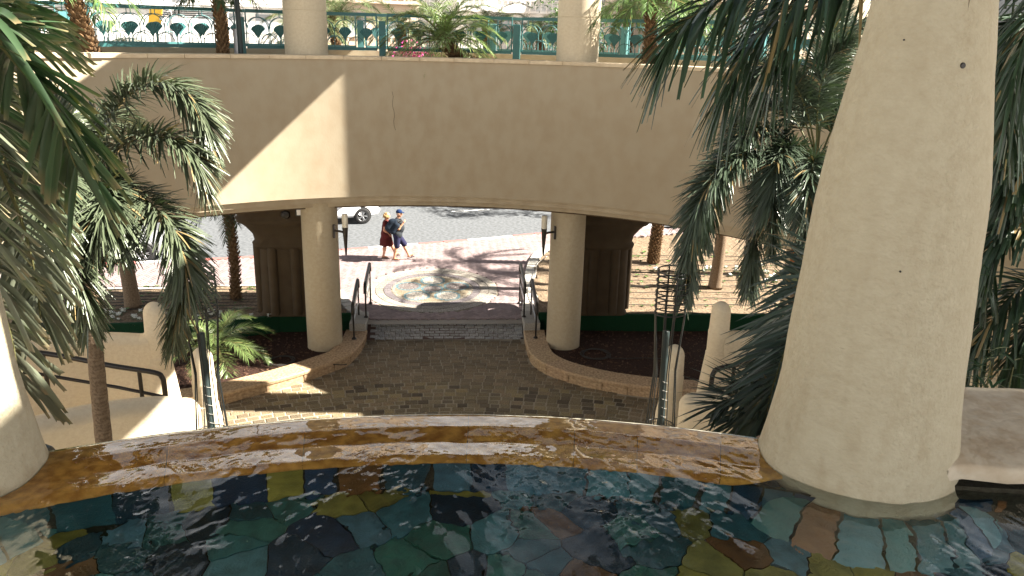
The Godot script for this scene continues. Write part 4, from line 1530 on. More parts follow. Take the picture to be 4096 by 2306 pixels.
# ------------------------------------------------------------------ teal railings
func build_railings() -> void:
	var fan := MB.new()
	var n := 14
	var cpts := []
	for side in [-1.0, 1.0]:
		var c := Vector3(0, 0, 0.004 * side)
		var prev := Vector3.ZERO
		for i in n + 1:
			var a := lerpf(PI * 0.10, PI * 0.90, float(i) / n)
			var p := Vector3(cos(a) * 0.165, sin(a) * 0.155 + 0.10, 0.008 * side + 0.006 * side * (1 if i % 2 else -1))
			if i > 0:
				fan.tri(Vector3(0, -0.02, 0.006 * side), prev, p, Vector3(0, 0, side))
			prev = p
	# concave flanks: close with the curved lower edge
	for side in [-1.0, 1.0]:
		var q0 := Vector3(0.157 * side, 0.148, 0)
		for i in 5:
			var t0 := i / 5.0
			var t1 := (i + 1) / 5.0
			var e0 := Vector3(0.157 * side * pow(1.0 - t0, 1.7), 0.148 - 0.248 * t0, 0)
			var e1 := Vector3(0.157 * side * pow(1.0 - t1, 1.7), 0.148 - 0.248 * t1, 0)
			fan.tri(e0 + Vector3(0, 0, 0.005), e1 + Vector3(0, 0, 0.005), Vector3(0, 0.10, 0.007), Vector3(0, 0, 1))
			fan.tri(e0 - Vector3(0, 0, 0.005), e1 - Vector3(0, 0, 0.005), Vector3(0, 0.10, -0.007), Vector3(0, 0, -1))
	var fan_m := fan.mesh()
	var arc := func(rad: float, y0: float, up: bool) -> MB:
		var b := MB.new()
		var pts := []
		var rr := []
		for i in 13:
			var a := PI * i / 12.0
			pts.append(Vector3(cos(a) * rad, y0 + sin(a) * rad * 1.05, 0)); rr.append(0.011)
		b.tube(pts, rr, 5, false)
		return b
	var upper_m: ArrayMesh = arc.call(0.262, 7.60, true).mesh()
	var lower_m: ArrayMesh = arc.call(0.20, 7.27, true).mesh()
	var bar := MB.new()
	bar.tube([Vector3(0, 7.2, 0), Vector3(0, 7.62, 0)], [0.011, 0.011], 5, false)
	var bar_m := bar.mesh()
	var stem := MB.new()
	stem.tube([Vector3(0, 7.2, 0), Vector3(0, 7.36, 0)], [0.014, 0.014], 5, false)
	stem.tube([Vector3(0, 7.87, 0), Vector3(0, 7.99, 0)], [0.010, 0.010], 5, false)
	var stem_m := stem.mesh()
	var post := MB.new()
	post.box(tf(Vector3(0, 7.36, 0)), Vector3(0.17, 1.02, 0.17), 0.01)
	var post_m := post.mesh()
	for spec in [["inner", 10.55, 13.1, 18.5, -4, 3, M.teal, 0.0], ["outer", 12.0, 9.0, 17.0, -4, 3, M.teal_sunlit, 0.02]]:
		var rl := thing("railing", "dark teal railing with fan panels above the planter wall" if spec[0] == "inner" else "teal railing coloured paler for sunlight, with fan panels on the far side of the walkway", "railing", Vector3.ZERO, 0.0, "teal fan railings on the walkway")
		var rad: float = spec[1]
		var lift: float = spec[7]
		for i in range(spec[4], spec[5] + 1):
			var d0: float = spec[2] + spec[3] * i
			var p := ring(d0, rad, lift)
			var o := obj("post", post_m, spec[6], rl)
			o.position = p
			o.rotation.y = -deg_to_rad(d0)
			if i == spec[5]:
				continue
			var d1: float = d0 + spec[3]
			var inset := rad_to_deg(0.13 / rad)
			for y in [[8.015, 0.075, 0.055, "top_rail"], [7.19, 0.075, 0.045, "bottom_rail"]]:
				var b := MB.new()
				var h: float = y[1] * 0.5
				var w: float = y[2] * 0.5
				for q in [[Vector2(rad - w, y[0] - h), Vector2(rad - w, y[0] + h)], [Vector2(rad - w, y[0] + h), Vector2(rad + w, y[0] + h)], [Vector2(rad + w, y[0] + h), Vector2(rad + w, y[0] - h)], [Vector2(rad + w, y[0] - h), Vector2(rad - w, y[0] - h)]]:
					arc_strip(b, q[0] + Vector2(0, lift), q[1] + Vector2(0, lift), d0 + inset, d1 - inset, 8)
				for e in [[d0 + inset, -1.0], [d1 - inset, 1.0]]:
					var t := deg_to_rad(e[0])
					b.quad(ring(e[0], rad - w, y[0] - h + lift), ring(e[0], rad + w, y[0] - h + lift), ring(e[0], rad + w, y[0] + h + lift), ring(e[0], rad - w, y[0] + h + lift), Vector3(cos(t), 0, sin(t)) * e[1])
				obj(y[3], b, spec[6], rl)
			for e in [d0 + inset, d1 - inset]:
				var o2 := obj("end_bar", bar_m, spec[6], rl)
				o2.position = ring(e, rad, 0) + Vector3(0, -14.0 + 7.0 + lift, 0)
				o2.transform = Transform3D(Basis(Vector3.UP, -deg_to_rad(e)).scaled_local(Vector3(1.6, 1.9, 1.6)), ring(e, rad, 7.2 - 7.2 * 1.9 + lift))
			var cnt := 6
			for k in cnt:
				var d := lerpf(d0 + inset, d1 - inset, (k + 0.5) / cnt)
				var de := lerpf(d0 + inset, d1 - inset, float(k) / cnt)
				var bs := Basis(Vector3.UP, -deg_to_rad(d))
				var w2 := deg_to_rad(d1 - d0 - 2.0 * inset) * rad / cnt / 0.53
				var at := ring(d, rad, lift)
				var f := obj("fan", fan_m, spec[6], rl)
				f.transform = Transform3D(bs, at + Vector3(0, 7.44, 0))
				var u := obj("arch", upper_m, spec[6], rl)
				u.transform = Transform3D(bs.scaled_local(Vector3(w2, 1, 1)), at)
				var s2 := obj("stem", stem_m, spec[6], rl)
				s2.transform = Transform3D(bs, at)
				if k > 0:
					var ae := ring(de, rad, lift)
					var bs2 := Basis(Vector3.UP, -deg_to_rad(de))
					var v := obj("bar", bar_m, spec[6], rl)
					v.transform = Transform3D(bs2, ae)
					var lo := obj("lower_arch", lower_m, spec[6], rl)
					lo.transform = Transform3D(bs2, ae)
	# lamp post among the railings
	var lp := thing("lamp_post", "slim grey and dark double lamp post behind the planter by the palm", "lamp post", ring(-24.4, 9.95, 6.9))
	var b := MB.new()
	b.tube([Vector3(-0.06, 0, 0), Vector3(-0.06, 3.2, 0)], [0.06, 0.055], 12)
	obj("pole", b, M.pole, lp)
	b = MB.new()
	b.box(tf(Vector3(-0.17, 0.35, -0.1)), Vector3(0.1, 0.7, 0.08), 0.01)
	obj("cabinet", b, M.steel, lp)
	b = MB.new()
	b.lathe([Vector2(0.0, 0.0), Vector2(0.11, 0.0), Vector2(0.11, 0.03), Vector2(0.065, 0.06)], 14, tf(Vector3(-0.06, 0, 0)))
	obj("base", b, M.pole, lp)
	b = MB.new()
	b.lathe([Vector2(0.03, 3.2), Vector2(0.16, 3.3), Vector2(0.2, 3.6), Vector2(0.0, 3.75)], 16, tf(Vector3(-0.06, 0, 0)))
	obj("lamp_head", b, M.lamp_glass, lp)

func build_sconces() -> void:
	for s in [-1, 1]:
		var w := thing("wall_torch", "torch-shaped wall lamp with a pale glass on the %s column facing the passage" % ("left" if s < 0 else "right"), "lamp", Vector3(2.51 * s, 2.2, -20.0), 0.0, "torch lamps on the columns")
		var b := MB.new()
		b.lathe([Vector2(0.0, 0.0), Vector2(0.022, 0.0), Vector2(0.07, 0.66), Vector2(0.078, 0.72), Vector2(0.0, 0.72)], 18, Transform3D.IDENTITY, 0.5)
		obj("cone", b, M.bronze, w)
		b = MB.new()
		b.lathe([Vector2(0.072, 0.72), Vector2(0.076, 1.0), Vector2(0.068, 1.05), Vector2(0.0, 1.06)], 18, Transform3D.IDENTITY, 0.5)
		obj("glass", b, M.lamp_glass, w)
		b = MB.new()
		b.tube([Vector3(0, 0.58, 0), Vector3(0.14 * s, 0.6, -0.06), Vector3(0.3 * s, 0.6, -0.14)], [0.028, 0.03, 0.03], 8)
		b.box(tf(Vector3(0.30 * s, 0.58, -0.15)), Vector3(0.05, 0.34, 0.1), 0.01)
		obj("bracket", b, M.bronze, w)

func build_handrails() -> void:
	for s in [-1, 1]:
		for k in 2:
			var near := k == 0
			var w := thing("ramp_handrail", "short %s handrail with a dark sleeve on the %s cheek of the brick ramp" % ["nearer" if near else "farther", "left" if s < 0 else "right"], "handrail", Vector3.ZERO, 0.0, "handrails beside the brick ramp")
			var x: float = (2.46 if near else 2.24) * s
			var z0 := -20.6 if near else -21.75
			var z1 := -21.95 if near else -23.2
			var y0 := -0.30 if near else -0.09
			var y1 := y0 + 0.02 if near else -0.16
			for q in [[z0, y0, y0 + 0.92], [z1, y1, y1 + 1.12]]:
				var b := MB.new()
				b.tube([Vector3(x, q[1], q[0]), Vector3(x, q[2], q[0])], [0.024, 0.024], 8)
				b.lathe([Vector2(0.0, 0.0), Vector2(0.07, 0.0), Vector2(0.06, 0.02), Vector2(0.03, 0.05)], 12, tf(Vector3(x, q[1], q[0])))
				obj("post", b, M.bronze, w)
			var tp := spline([Vector3(x, y0 + 0.72, z0 + 0.06), Vector3(x, y0 + 0.96, z0), Vector3(x, y0 + 1.02, z0 - 0.3), Vector3(x, y1 + 1.22, z1 + 0.2), Vector3(x, y1 + 1.22, z1), Vector3(x, y1 + 1.0, z1 - 0.03)], 5)
			var rd := []
			for q in tp:
				rd.append(0.048)
			var b2 := MB.new()
			b2.tube(tp, rd, 10)
			obj("sleeve", b2, M.bronze, w)
			for h in [0.75, 0.45]:
				var b := MB.new()
				b.box(Transform3D(Basis(Vector3.RIGHT, atan2(y1 - y0 + 0.15, z0 - z1)), Vector3(x, (y0 + y1) * 0.5 + h + 0.08, (z0 + z1) * 0.5)), Vector3(0.012, 0.10, absf(z0 - z1) - 0.05))
				obj("side_plate", b, M.steel, w)
				for q in 6:
					var d := MB.new()
					d.lathe([Vector2(0.0, 0.008), Vector2(0.016, 0.008), Vector2(0.016, -0.008), Vector2(0.0, -0.008)], 8, Transform3D(Basis(Vector3.BACK, PI / 2), Vector3(x, lerpf(y0, y1 + 0.15, (q + 0.5) / 6.0) + h + 0.01, lerpf(z0, z1, (q + 0.5) / 6.0))))
					obj("bolt", d, M.bronze, w)

# tall wire frames with a ring basket on top
func build_wire_frames() -> void:
	for s in [[-3.17, "left", 0.0], [3.05, "right", 0.03]]:
		var w := thing("wire_frame", "tall dark wire plant frame with stacked rings in front of the %s stairs" % s[1], "plant frame", Vector3(s[0], 0, -10.2), 0.0, "wire plant frames")
		var r := RandomNumberGenerator.new()
		r.seed = 40 + s[0]
		var y := 4.05
		for i in 9:
			var b := MB.new()
			var pts := []
			var rd := []
			var tx := r.randf_range(-0.05, 0.05)
			var tz := r.randf_range(-0.05, 0.05)
			for k in 29:
				var a := TAU * k / 28.0
				pts.append(Vector3(0.212 * cos(a), y + 0.212 * (tx * cos(a) + tz * sin(a)), 0.212 * sin(a))); rd.append(0.0095)
			b.tube(pts, rd, 6, false)
			obj("ring", b, M.wire, w)
			y += 0.075 + r.randf_range(-0.012, 0.015)
		# upright wires in two bundles, pinched at the waist
		var bundles := [[PI * 0.95, 3], [0.05, 2], [PI * 0.5, 1], [PI * 1.5, 1]]
		for bd in bundles:
			for k in bd[1]:
				for twist in [-0.18, 0.18]:
					var a: float = bd[0] + (k - (bd[1] - 1) * 0.5) * 0.28
					var b := MB.new()
					var p := [Vector3(0.21 * cos(bd[0]), 4.68, 0.21 * sin(bd[0])), Vector3(0.212 * cos(bd[0] + twist * 0.2), 4.05, 0.212 * sin(bd[0] + twist * 0.2)), Vector3(0.15 * cos(a + twist * 0.5), 3.2, 0.15 * sin(a + twist * 0.5)), Vector3(0.205 * cos(a + twist), 2.35, 0.205 * sin(a + twist)), Vector3(0.18 * cos(a + twist), 1.4, 0.18 * sin(a + twist))]
					b.tube(p, [0.011, 0.011, 0.008, 0.008, 0.008], 5)
					obj("wire", b, M.wire, w)
		var pb := MB.new()
		pb.tube([Vector3(0.03, COURT, 0.05), Vector3(0.0, 2.4, 0.03), Vector3(-0.03, 3.78, 0.0)], [0.055, 0.052, 0.05], 12)
		obj("pole", pb, M.pole, w)
		pb = MB.new()
		var sp := []
		var sr := []
		for k in 160:
			var a := k * 0.30
			var h := 2.1 + k * 0.0062
			sp.append(Vector3(0.02 - 0.02 * (h - 2.1) + 0.057 * cos(a), h, 0.035 - 0.02 * (h - 2.1) + 0.057 * sin(a))); sr.append(0.0028)
		pb.tube(sp, sr, 4, false)
		obj("wrapped_cord", pb, M.white_stone, w)
		# perforated basket at the foot
		pb = MB.new()
		for i in 9:
			var pts := []
			var rd := []
			for k in 29:
				var a := TAU * k / 28.0
				pts.append(Vector3(0.2 * cos(a), 1.95 + i * 0.05, 0.2 * sin(a))); rd.append(0.004 if i < 8 else 0.009)
			pb.tube(pts, rd, 4, false)
		for k in 44:
			var a := TAU * k / 44.0
			pb.tube([Vector3(0.2 * cos(a), 1.95, 0.2 * sin(a)), Vector3(0.2 * cos(a + 0.07), 2.35, 0.2 * sin(a + 0.07))], [0.004, 0.004], 4, false)
		obj("mesh_basket", pb, M.wire, w)

# ------------------------------------------------------------------ cars
func build_cars() -> void:
	var body := MB.new()
	# stations along the car: x, sill height, shoulder height, half width
	var st := [[-2.15, 0.42, 0.72, 0.62], [-2.05, 0.30, 0.86, 0.76], [-1.7, 0.24, 0.93, 0.85], [-1.0, 0.22, 0.95, 0.89], [0.0, 0.22, 0.93, 0.90], [0.8, 0.22, 0.90, 0.89], [1.35, 0.23, 0.84, 0.87], [1.8, 0.25, 0.76, 0.81], [2.08, 0.30, 0.66, 0.68], [2.2, 0.40, 0.55, 0.50]]
	var rows := []
	var from := []
	var fine_st := []
	for i in st.size() - 1:
		for k in 3:
			var q := []
			for j in 4:
				q.append(lerpf(st[i][j], st[i + 1][j], k / 3.0))
			fine_st.append(q)
	fine_st.append(st[-1])
	for s in fine_st:
		var row := []
		var cy: float = (s[1] + s[2]) * 0.5
		var hy: float = (s[2] - s[1]) * 0.5
		for k in 33:
			var a := TAU * k / 32.0
			var ca := cos(a)
			var sa := sin(a)
			row.append(Vector3(s[0], cy + hy * signf(sa) * pow(absf(sa), 0.45), s[3] * signf(ca) * pow(absf(ca), 0.4)))
		rows.append(row); from.append(Vector3(s[0], cy, 0))
	body.grid(rows, from, Vector3.ZERO, true)
	for e in [0, rows.size() - 1]:
		for k in 32:
			body.tri(from[e], rows[e][k], rows[e][k + 1], Vector3(-1 if e == 0 else 1, 0, 0))
	var cabin := MB.new()
	rows = []; from = []
	for s in [[0.86, 0.80, 0.86], [1.0, 0.74, 0.78], [1.2, 0.64, 0.64], [1.36, 0.57, 0.50], [1.42, 0.50, 0.42]]:
		var row := []
		for k in 33:
			var a := TAU * k / 32.0
			row.append(Vector3(-0.35 + (s[2] * 1.55) * signf(cos(a)) * pow(absf(cos(a)), 0.5), s[0], s[1] * signf(sin(a)) * pow(absf(sin(a)), 0.5)))
		rows.append(row); from.append(Vector3(-0.35, s[0] - 0.3, 0))
	cabin.grid(rows, from, Vector3.ZERO, true)
	var roof := MB.new()
	rows = []; from = []
	for s in [[1.425, 0.51, 0.43], [1.45, 0.46, 0.40], [1.47, 0.3, 0.3], [1.475, 0.0, 0.0]]:
		var row := []
		for k in 33:
			var a := TAU * k / 32.0
			row.append(Vector3(-0.35 + (s[2] * 1.55) * signf(cos(a)) * pow(absf(cos(a)), 0.5), s[0], s[1] * signf(sin(a)) * pow(absf(sin(a)), 0.5)))
		rows.append(row); from.append(Vector3(-0.35, 0.5, 0))
	roof.grid(rows, from, Vector3.ZERO, true)
	var tyre := MB.new()
	var face := Basis(Vector3.RIGHT, PI / 2)
	tyre.lathe([Vector2(0.21, -0.1), Vector2(0.30, -0.11), Vector2(0.33, -0.07), Vector2(0.33, 0.07), Vector2(0.30, 0.11), Vector2(0.21, 0.1), Vector2(0.20, 0.0)], 36, Transform3D(face, Vector3.ZERO), 1.2)
	var rim := MB.new()
	rim.lathe([Vector2(0.175, 0.03), Vector2(0.205, 0.095), Vector2(0.215, 0.10)], 36, Transform3D(face, Vector3.ZERO), 1.2)
	rim.lathe([Vector2(0.0, 0.08), Vector2(0.045, 0.075), Vector2(0.05, 0.04)], 18, Transform3D(face, Vector3.ZERO), 0.5)
	for k in 10:
		var a := TAU * (k / 2) / 5.0 + (0.16 if k % 2 else -0.16)
		rim.tube([Vector3(0.04 * cos(a), 0.04 * sin(a), 0.07), Vector3(0.19 * cos(a), 0.19 * sin(a), 0.085)], [0.018, 0.016], 6)
	var disc := MB.new()
	disc.lathe([Vector2(0.0, 0.02), Vector2(0.19, 0.02)], 24, Transform3D(face, Vector3.ZERO))
	var lamp := MB.new()
	lamp.lathe([Vector2(0.0, 0.02), Vector2(0.05, 0.015), Vector2(0.07, 0.0)], 14, Transform3D(Basis(Vector3.BACK, -PI / 2).scaled_local(Vector3(1, 1, 2.0)), Vector3.ZERO))
	var arch := MB.new()
	arch.lathe([Vector2(0.0, 0.0), Vector2(0.36, 0.0), Vector2(0.375, -0.02)], 30, Transform3D(face, Vector3.ZERO))
	var white := plain(lin(0.78, 0.78, 0.79), 0.25)
	white.clearcoat_enabled = true
	var black := plain(lin(0.03, 0.03, 0.034), 0.25)
	black.clearcoat_enabled = true
	var grey := plain(lin(0.20, 0.21, 0.22), 0.25)
	grey.clearcoat_enabled = true
	var rubber := plain(lin(0.015, 0.015, 0.016), 0.8)
	var heading := 0.293
	var specs := [["white car driving past behind the couple, seen through the passage", white, Vector3(-5.05, -0.11, -34.05)], ["dark grey car parked by the kerb behind the left palm", grey, Vector3(-11.75, -0.11, -28.05)]]
	for sp in specs:
		var c := thing("car", sp[0], "car", sp[2], heading if sp[1] == white else 0.17, "cars in the street")
		var bd := obj("body", body, sp[1], c)
		var cb := obj("windows", cabin, M.dark_glass, c)
		obj("roof", roof, sp[1], c)
		for q in [[1.38, 1], [1.38, -1], [-1.3, 1], [-1.3, -1]]:
			var wl := obj("wheel_arch", arch, rubber, c)
			wl.transform = Transform3D(Basis(Vector3.UP, 0.0 if q[1] > 0 else PI), Vector3(q[0], 0.35, 0.865 * q[1]))
			var t := obj("wheel", tyre, rubber, c)
			t.transform = Transform3D(Basis(Vector3.UP, 0.0 if q[1] > 0 else PI), Vector3(q[0], 0.33, 0.80 * q[1]))
			obj("rim", rim, M.steel, t)
			obj("brake_disc", disc, rubber, t)
		for q in [-1, 1]:
			var hl := obj("headlight", lamp, M.dark_glass, c)
			hl.transform = Transform3D(Basis(Vector3.UP, 0.5 * -q), Vector3(2.0, 0.62, 0.60 * q))
			var tl := obj("tail_light", lamp, M.sheath, c)
			tl.transform = Transform3D(Basis(Vector3.UP, PI), Vector3(-2.1, 0.72, 0.55 * q))
		var pl := MB.new()
		pl.box(tf(Vector3(2.2, 0.42, 0)), Vector3(0.02, 0.11, 0.44))
		obj("number_plate", pl, M.white_paint, c)
		for q in [-1, 1]:
			var h := MB.new()
			h.box(tf(Vector3(-0.5, 0.80, 0.905 * q)), Vector3(0.16, 0.03, 0.03), 0.008)
			obj("door_handle", h, M.steel, c)
			var mr := MB.new()
			mr.lathe([Vector2(0.0, -0.1), Vector2(0.07, -0.08), Vector2(0.085, 0.0), Vector2(0.05, 0.08), Vector2(0.0, 0.1)], 12, Transform3D(Basis(Vector3.RIGHT, PI / 2), Vector3(0.72, 1.0, 0.96 * q)))
			obj("mirror", mr, sp[1], c)

# ------------------------------------------------------------------ people: tapered bones blended into one skin
func skin(bones: Array, cell: float, blend: float) -> MB:
	var lo := Vector3.ONE * 1e9
	var hi := -lo
	for q in bones:
		var rm: float = maxf(q[2], q[3]) + blend + cell * 2.0
		for p in [q[0], q[1]]:
			lo = lo.min(p - Vector3.ONE * rm)
			hi = hi.max(p + Vector3.ONE * rm)
	var nx := int((hi.x - lo.x) / cell) + 2
	var ny := int((hi.y - lo.y) / cell) + 2
	var nz := int((hi.z - lo.z) / cell) + 2
	var f := PackedFloat32Array()
	f.resize(nx * ny * nz)
	f.fill(1.0)
	for q in bones:
		var a: Vector3 = q[0]
		var b: Vector3 = q[1]
		var ra: float = q[2]
		var rb: float = q[3]
		var m := maxf(ra, rb) + blend + cell * 1.5
		var l0 := a.min(b) - Vector3.ONE * m - lo
		var l1 := a.max(b) + Vector3.ONE * m - lo
		var ab := b - a
		var ll := maxf(ab.length_squared(), 1e-9)
		for i in range(maxi(0, int(l0.x / cell)), mini(nx, int(l1.x / cell) + 1)):
			for j in range(maxi(0, int(l0.y / cell)), mini(ny, int(l1.y / cell) + 1)):
				for k in range(maxi(0, int(l0.z / cell)), mini(nz, int(l1.z / cell) + 1)):
					var p := lo + Vector3(i, j, k) * cell
					var t := clampf((p - a).dot(ab) / ll, 0.0, 1.0)
					var d := p.distance_to(a + ab * t) - lerpf(ra, rb, t)
					var at := (i * ny + j) * nz + k
					var e := f[at]
					var h := maxf(blend - absf(d - e), 0.0) / blend
					f[at] = minf(d, e) - h * h * blend * 0.25
	var b2 := MB.new()
	var ids := {}
	var sy := nz
	var sx := ny * nz
	for i in nx - 1:
		for j in ny - 1:
			for k in nz - 1:
				var at := i * sx + j * sy + k
				var mask := 0
				var v := [f[at], f[at + sx], f[at + sy], f[at + sx + sy], f[at + 1], f[at + sx + 1], f[at + sy + 1], f[at + sx + sy + 1]]
				for c in 8:
					if v[c] < 0.0:
						mask |= 1 << c
				if mask == 0 or mask == 255:
					continue
				var sum := Vector3.ZERO
				var n := 0
				for e in [[0, 1], [2, 3], [4, 5], [6, 7], [0, 2], [1, 3], [4, 6], [5, 7], [0, 4], [1, 5], [2, 6], [3, 7]]:
					var va: float = v[e[0]]
					var vb: float = v[e[1]]
					if (va < 0.0) != (vb < 0.0):
						var t := va / (va - vb)
						var pa := Vector3(e[0] & 1, (e[0] >> 1) & 1, e[0] >> 2)
						var pb := Vector3(e[1] & 1, (e[1] >> 1) & 1, e[1] >> 2)
						sum += pa.lerp(pb, t); n += 1
				var g := Vector3(v[1] + v[3] + v[5] + v[7] - v[0] - v[2] - v[4] - v[6], v[2] + v[3] + v[6] + v[7] - v[0] - v[1] - v[4] - v[5], v[4] + v[5] + v[6] + v[7] - v[0] - v[1] - v[2] - v[3])
				ids[at] = b2.vert(lo + (Vector3(i, j, k) + sum / n) * cell, g.normalized())
	for at in ids:
		for ax in 3:
			var st: int = [sx, sy, 1][ax]
			var o1: int = [sy, 1, sx][ax]
			var o2: int = [1, sx, sy][ax]
			if (f[at] < 0.0) == (f[at + st] < 0.0):
				continue
			var q := [at, at - o1, at - o1 - o2, at - o2]
			var ok := true
			for c in q:
				ok = ok and ids.has(c)
			if ok:
				b2.face(ids[q[0]], ids[q[1]], ids[q[2]])
				b2.face(ids[q[0]], ids[q[2]], ids[q[3]])
	return b2

func hand(b: MB, wrist: Vector3, d: Vector3, palm: Vector3, curl: float) -> void:
	# palm and five bent fingers, joined to the skin mesh
	var s := d.cross(palm).normalized()
	var pc := wrist + d * 0.085
	b.tube([wrist, wrist + d * 0.045, pc], [0.026, 0.036, 0.034], 8, true, 0.55)
	for i in 4:
		var base := pc + s * (0.024 - 0.016 * i)
		var l: float = [0.068, 0.078, 0.074, 0.058][i]
		var d1 := (d + palm * curl * 0.5).normalized()
		var d2 := (d + palm * curl * 1.6).normalized()
		b.tube([base - d * 0.01, base + d1 * l * 0.5, base + d1 * l * 0.5 + d2 * l * 0.5], [0.0095, 0.009, 0.007], 6)
	var tb := wrist + d * 0.025 + s * 0.03
	var td := (d * 0.7 + s * 0.75 + palm * 0.3).normalized()
	b.tube([tb, tb + td * 0.03, tb + (td + d * 0.5).normalized() * 0.06], [0.012, 0.011, 0.008], 6)

func build_people() -> void:
	var skin_m := plain(lin(0.50, 0.26, 0.16), 0.55)
	skin_m.subsurf_scatter_enabled = true
	skin_m.subsurf_scatter_strength = 0.1
	var cloth := func(c: Color) -> StandardMaterial3D:
		return rough_mat(c, M.fine, M.fine_bump, 4.0, 0.3, 0.9, 0.2, false)
	# ---- man
	var y := plaza_y(-27.6) + 0.03
	var man := thing("person", "person in a blue cap, dark tee shirt and navy shorts, walking right", "person", Vector3(-1.66, y, -27.55), 0.0, "walking couple")
	var hip := Vector3(-0.02, 0.93, 0)
	var kr := Vector3(-0.03, 0.50, 0.10)
	var ar := Vector3(-0.13, 0.09, 0.10)
	var kl := Vector3(0.20, 0.51, -0.10)
	var al := Vector3(0.37, 0.11, -0.09)
	var torso := [[hip + Vector3(0, 0, -0.08), hip + Vector3(0, 0, 0.08), 0.125, 0.125], [hip, Vector3(0.05, 1.14, 0), 0.14, 0.165], [Vector3(0.05, 1.12, 0), Vector3(0.02, 1.34, 0), 0.165, 0.135], [Vector3(0.0, 1.38, -0.15), Vector3(0.0, 1.38, 0.15), 0.075, 0.075]]
	var sh := Vector3(0.0, 1.40, 0.19)
	var el := Vector3(0.05, 1.15, 0.25)
	var wr := Vector3(0.20, 1.33, 0.20)
	var sh2 := Vector3(0.0, 1.40, -0.19)
	var el2 := Vector3(-0.06, 1.13, -0.24)
	var wr2 := Vector3(0.02, 0.90, -0.24)
	var bones := torso.duplicate()
	bones.append_array([[Vector3(0.01, 1.42, 0), Vector3(0.05, 1.53, 0), 0.062, 0.056], [Vector3(0.055, 1.60, 0), Vector3(0.06, 1.67, 0), 0.083, 0.094], [Vector3(0.10, 1.56, 0), Vector3(0.11, 1.60, 0), 0.05, 0.06], [Vector3(0.155, 1.615, 0), Vector3(0.172, 1.60, 0), 0.014, 0.016], [Vector3(0.05, 1.62, 0.088), Vector3(0.045, 1.65, 0.092), 0.018, 0.02], [Vector3(0.05, 1.62, -0.088), Vector3(0.045, 1.65, -0.092), 0.018, 0.02], [sh, el, 0.062, 0.046], [el, wr, 0.045, 0.03], [sh2, el2, 0.062, 0.046], [el2, wr2, 0.045, 0.03], [hip + Vector3(0, -0.05, 0.09), kr, 0.095, 0.062], [kr, kr.lerp(ar, 0.35) + Vector3(-0.015, 0, 0), 0.058, 0.058], [kr.lerp(ar, 0.35) + Vector3(-0.015, 0, 0), ar, 0.058, 0.036], [hip + Vector3(0, -0.05, -0.09), kl, 0.095, 0.062], [kl, kl.lerp(al, 0.35) + Vector3(-0.015, 0, 0), 0.058, 0.058], [kl.lerp(al, 0.35), al, 0.058, 0.036], [ar + Vector3(-0.03, -0.045, 0), ar + Vector3(0.15, -0.055, 0.02), 0.036, 0.028], [al + Vector3(-0.03, -0.03, 0), al + Vector3(0.15, 0.03, -0.02), 0.036, 0.028]])
	var mb := skin(bones, 0.017, 0.03)
	hand(mb, wr, (wr - el).normalized(), Vector3(-0.5, 0.2, -0.8).normalized(), 0.9)
	hand(mb, wr2, (wr2 - el2).normalized(), Vector3(0, 0, 1), 0.35)
	# eyes and mouth line
	obj("body", mb, skin_m, man)
	for s in [-1, 1]:
		var e := MB.new()
		e.lathe([Vector2(0, -0.008), Vector2(0.011, 0), Vector2(0, 0.008)], 8, Transform3D(Basis(Vector3.BACK, -PI / 2), Vector3(0.146, 1.645, 0.033 * s)))
		obj("eye", e, M.bronze, man)
	var shirt := torso.duplicate()
	for q in shirt.size():
		shirt[q] = [shirt[q][0], shirt[q][1], shirt[q][2] + 0.018, shirt[q][3] + 0.018]
	shirt.append_array([[sh, sh.lerp(el, 0.75), 0.082, 0.075], [sh2, sh2.lerp(el2, 0.75), 0.082, 0.075], [Vector3(0.01, 0.90, -0.07), Vector3(0.01, 0.90, 0.07), 0.15, 0.15]])
	obj("tee_shirt", skin(shirt, 0.018, 0.03), cloth.call(lin(0.045, 0.052, 0.06)), man)
	var shorts := [[hip + Vector3(0, -0.03, -0.08), hip + Vector3(0, -0.03, 0.08), 0.148, 0.148], [hip + Vector3(0, -0.08, 0.09), kr + Vector3(0, 0.02, 0.0), 0.125, 0.105], [hip + Vector3(0, -0.08, -0.09), kl + Vector3(0.01, 0.02, 0), 0.125, 0.105]]
	obj("shorts", skin(shorts, 0.018, 0.03), cloth.call(lin(0.035, 0.036, 0.08)), man)
	var cap := MB.new()
	cap.lathe([Vector2(0.104, -0.012), Vector2(0.107, 0.02), Vector2(0.098, 0.06), Vector2(0.06, 0.098), Vector2(0.0, 0.108)], 22, tf(Vector3(0.058, 1.675, 0)), 1.5)
	cap.tube([Vector3(0.12, 1.685, 0), Vector3(0.19, 1.678, 0), Vector3(0.235, 1.665, 0)], [0.085, 0.075, 0.05], 12, true, 0.12)
	obj("cap", cap, cloth.call(lin(0.018, 0.04, 0.12)), man)
	var hr := MB.new()
	hr.lathe([Vector2(0.098, -0.05), Vector2(0.104, -0.01)], 16, tf(Vector3(0.05, 1.675, 0)), 1.5, PI * 0.35, PI * 1.65)
	obj("hair", hr, plain(lin(0.45, 0.42, 0.38), 0.8), man)
	for a in [[ar + Vector3(0.05, -0.085, 0.01), 0.0], [al + Vector3(0.06, -0.075, -0.01), 0.28]]:
		var ff := MB.new()
		var tr := Transform3D(Basis(Vector3.BACK, a[1]), a[0])
		ff.tube([tr * Vector3(-0.13, 0, 0), tr * Vector3(0, 0, 0), tr * Vector3(0.14, 0, 0)], [0.036, 0.042, 0.046], 10, true, 0.22)
		for s in [-1, 1]:
			ff.tube([tr * Vector3(0.02, 0.01, 0.04 * s), tr * Vector3(0.06, 0.045, 0.025 * s), tr * Vector3(0.10, 0.02, 0)], [0.008, 0.008, 0.006], 5)
		obj("flip_flop", ff, M.bronze, man)
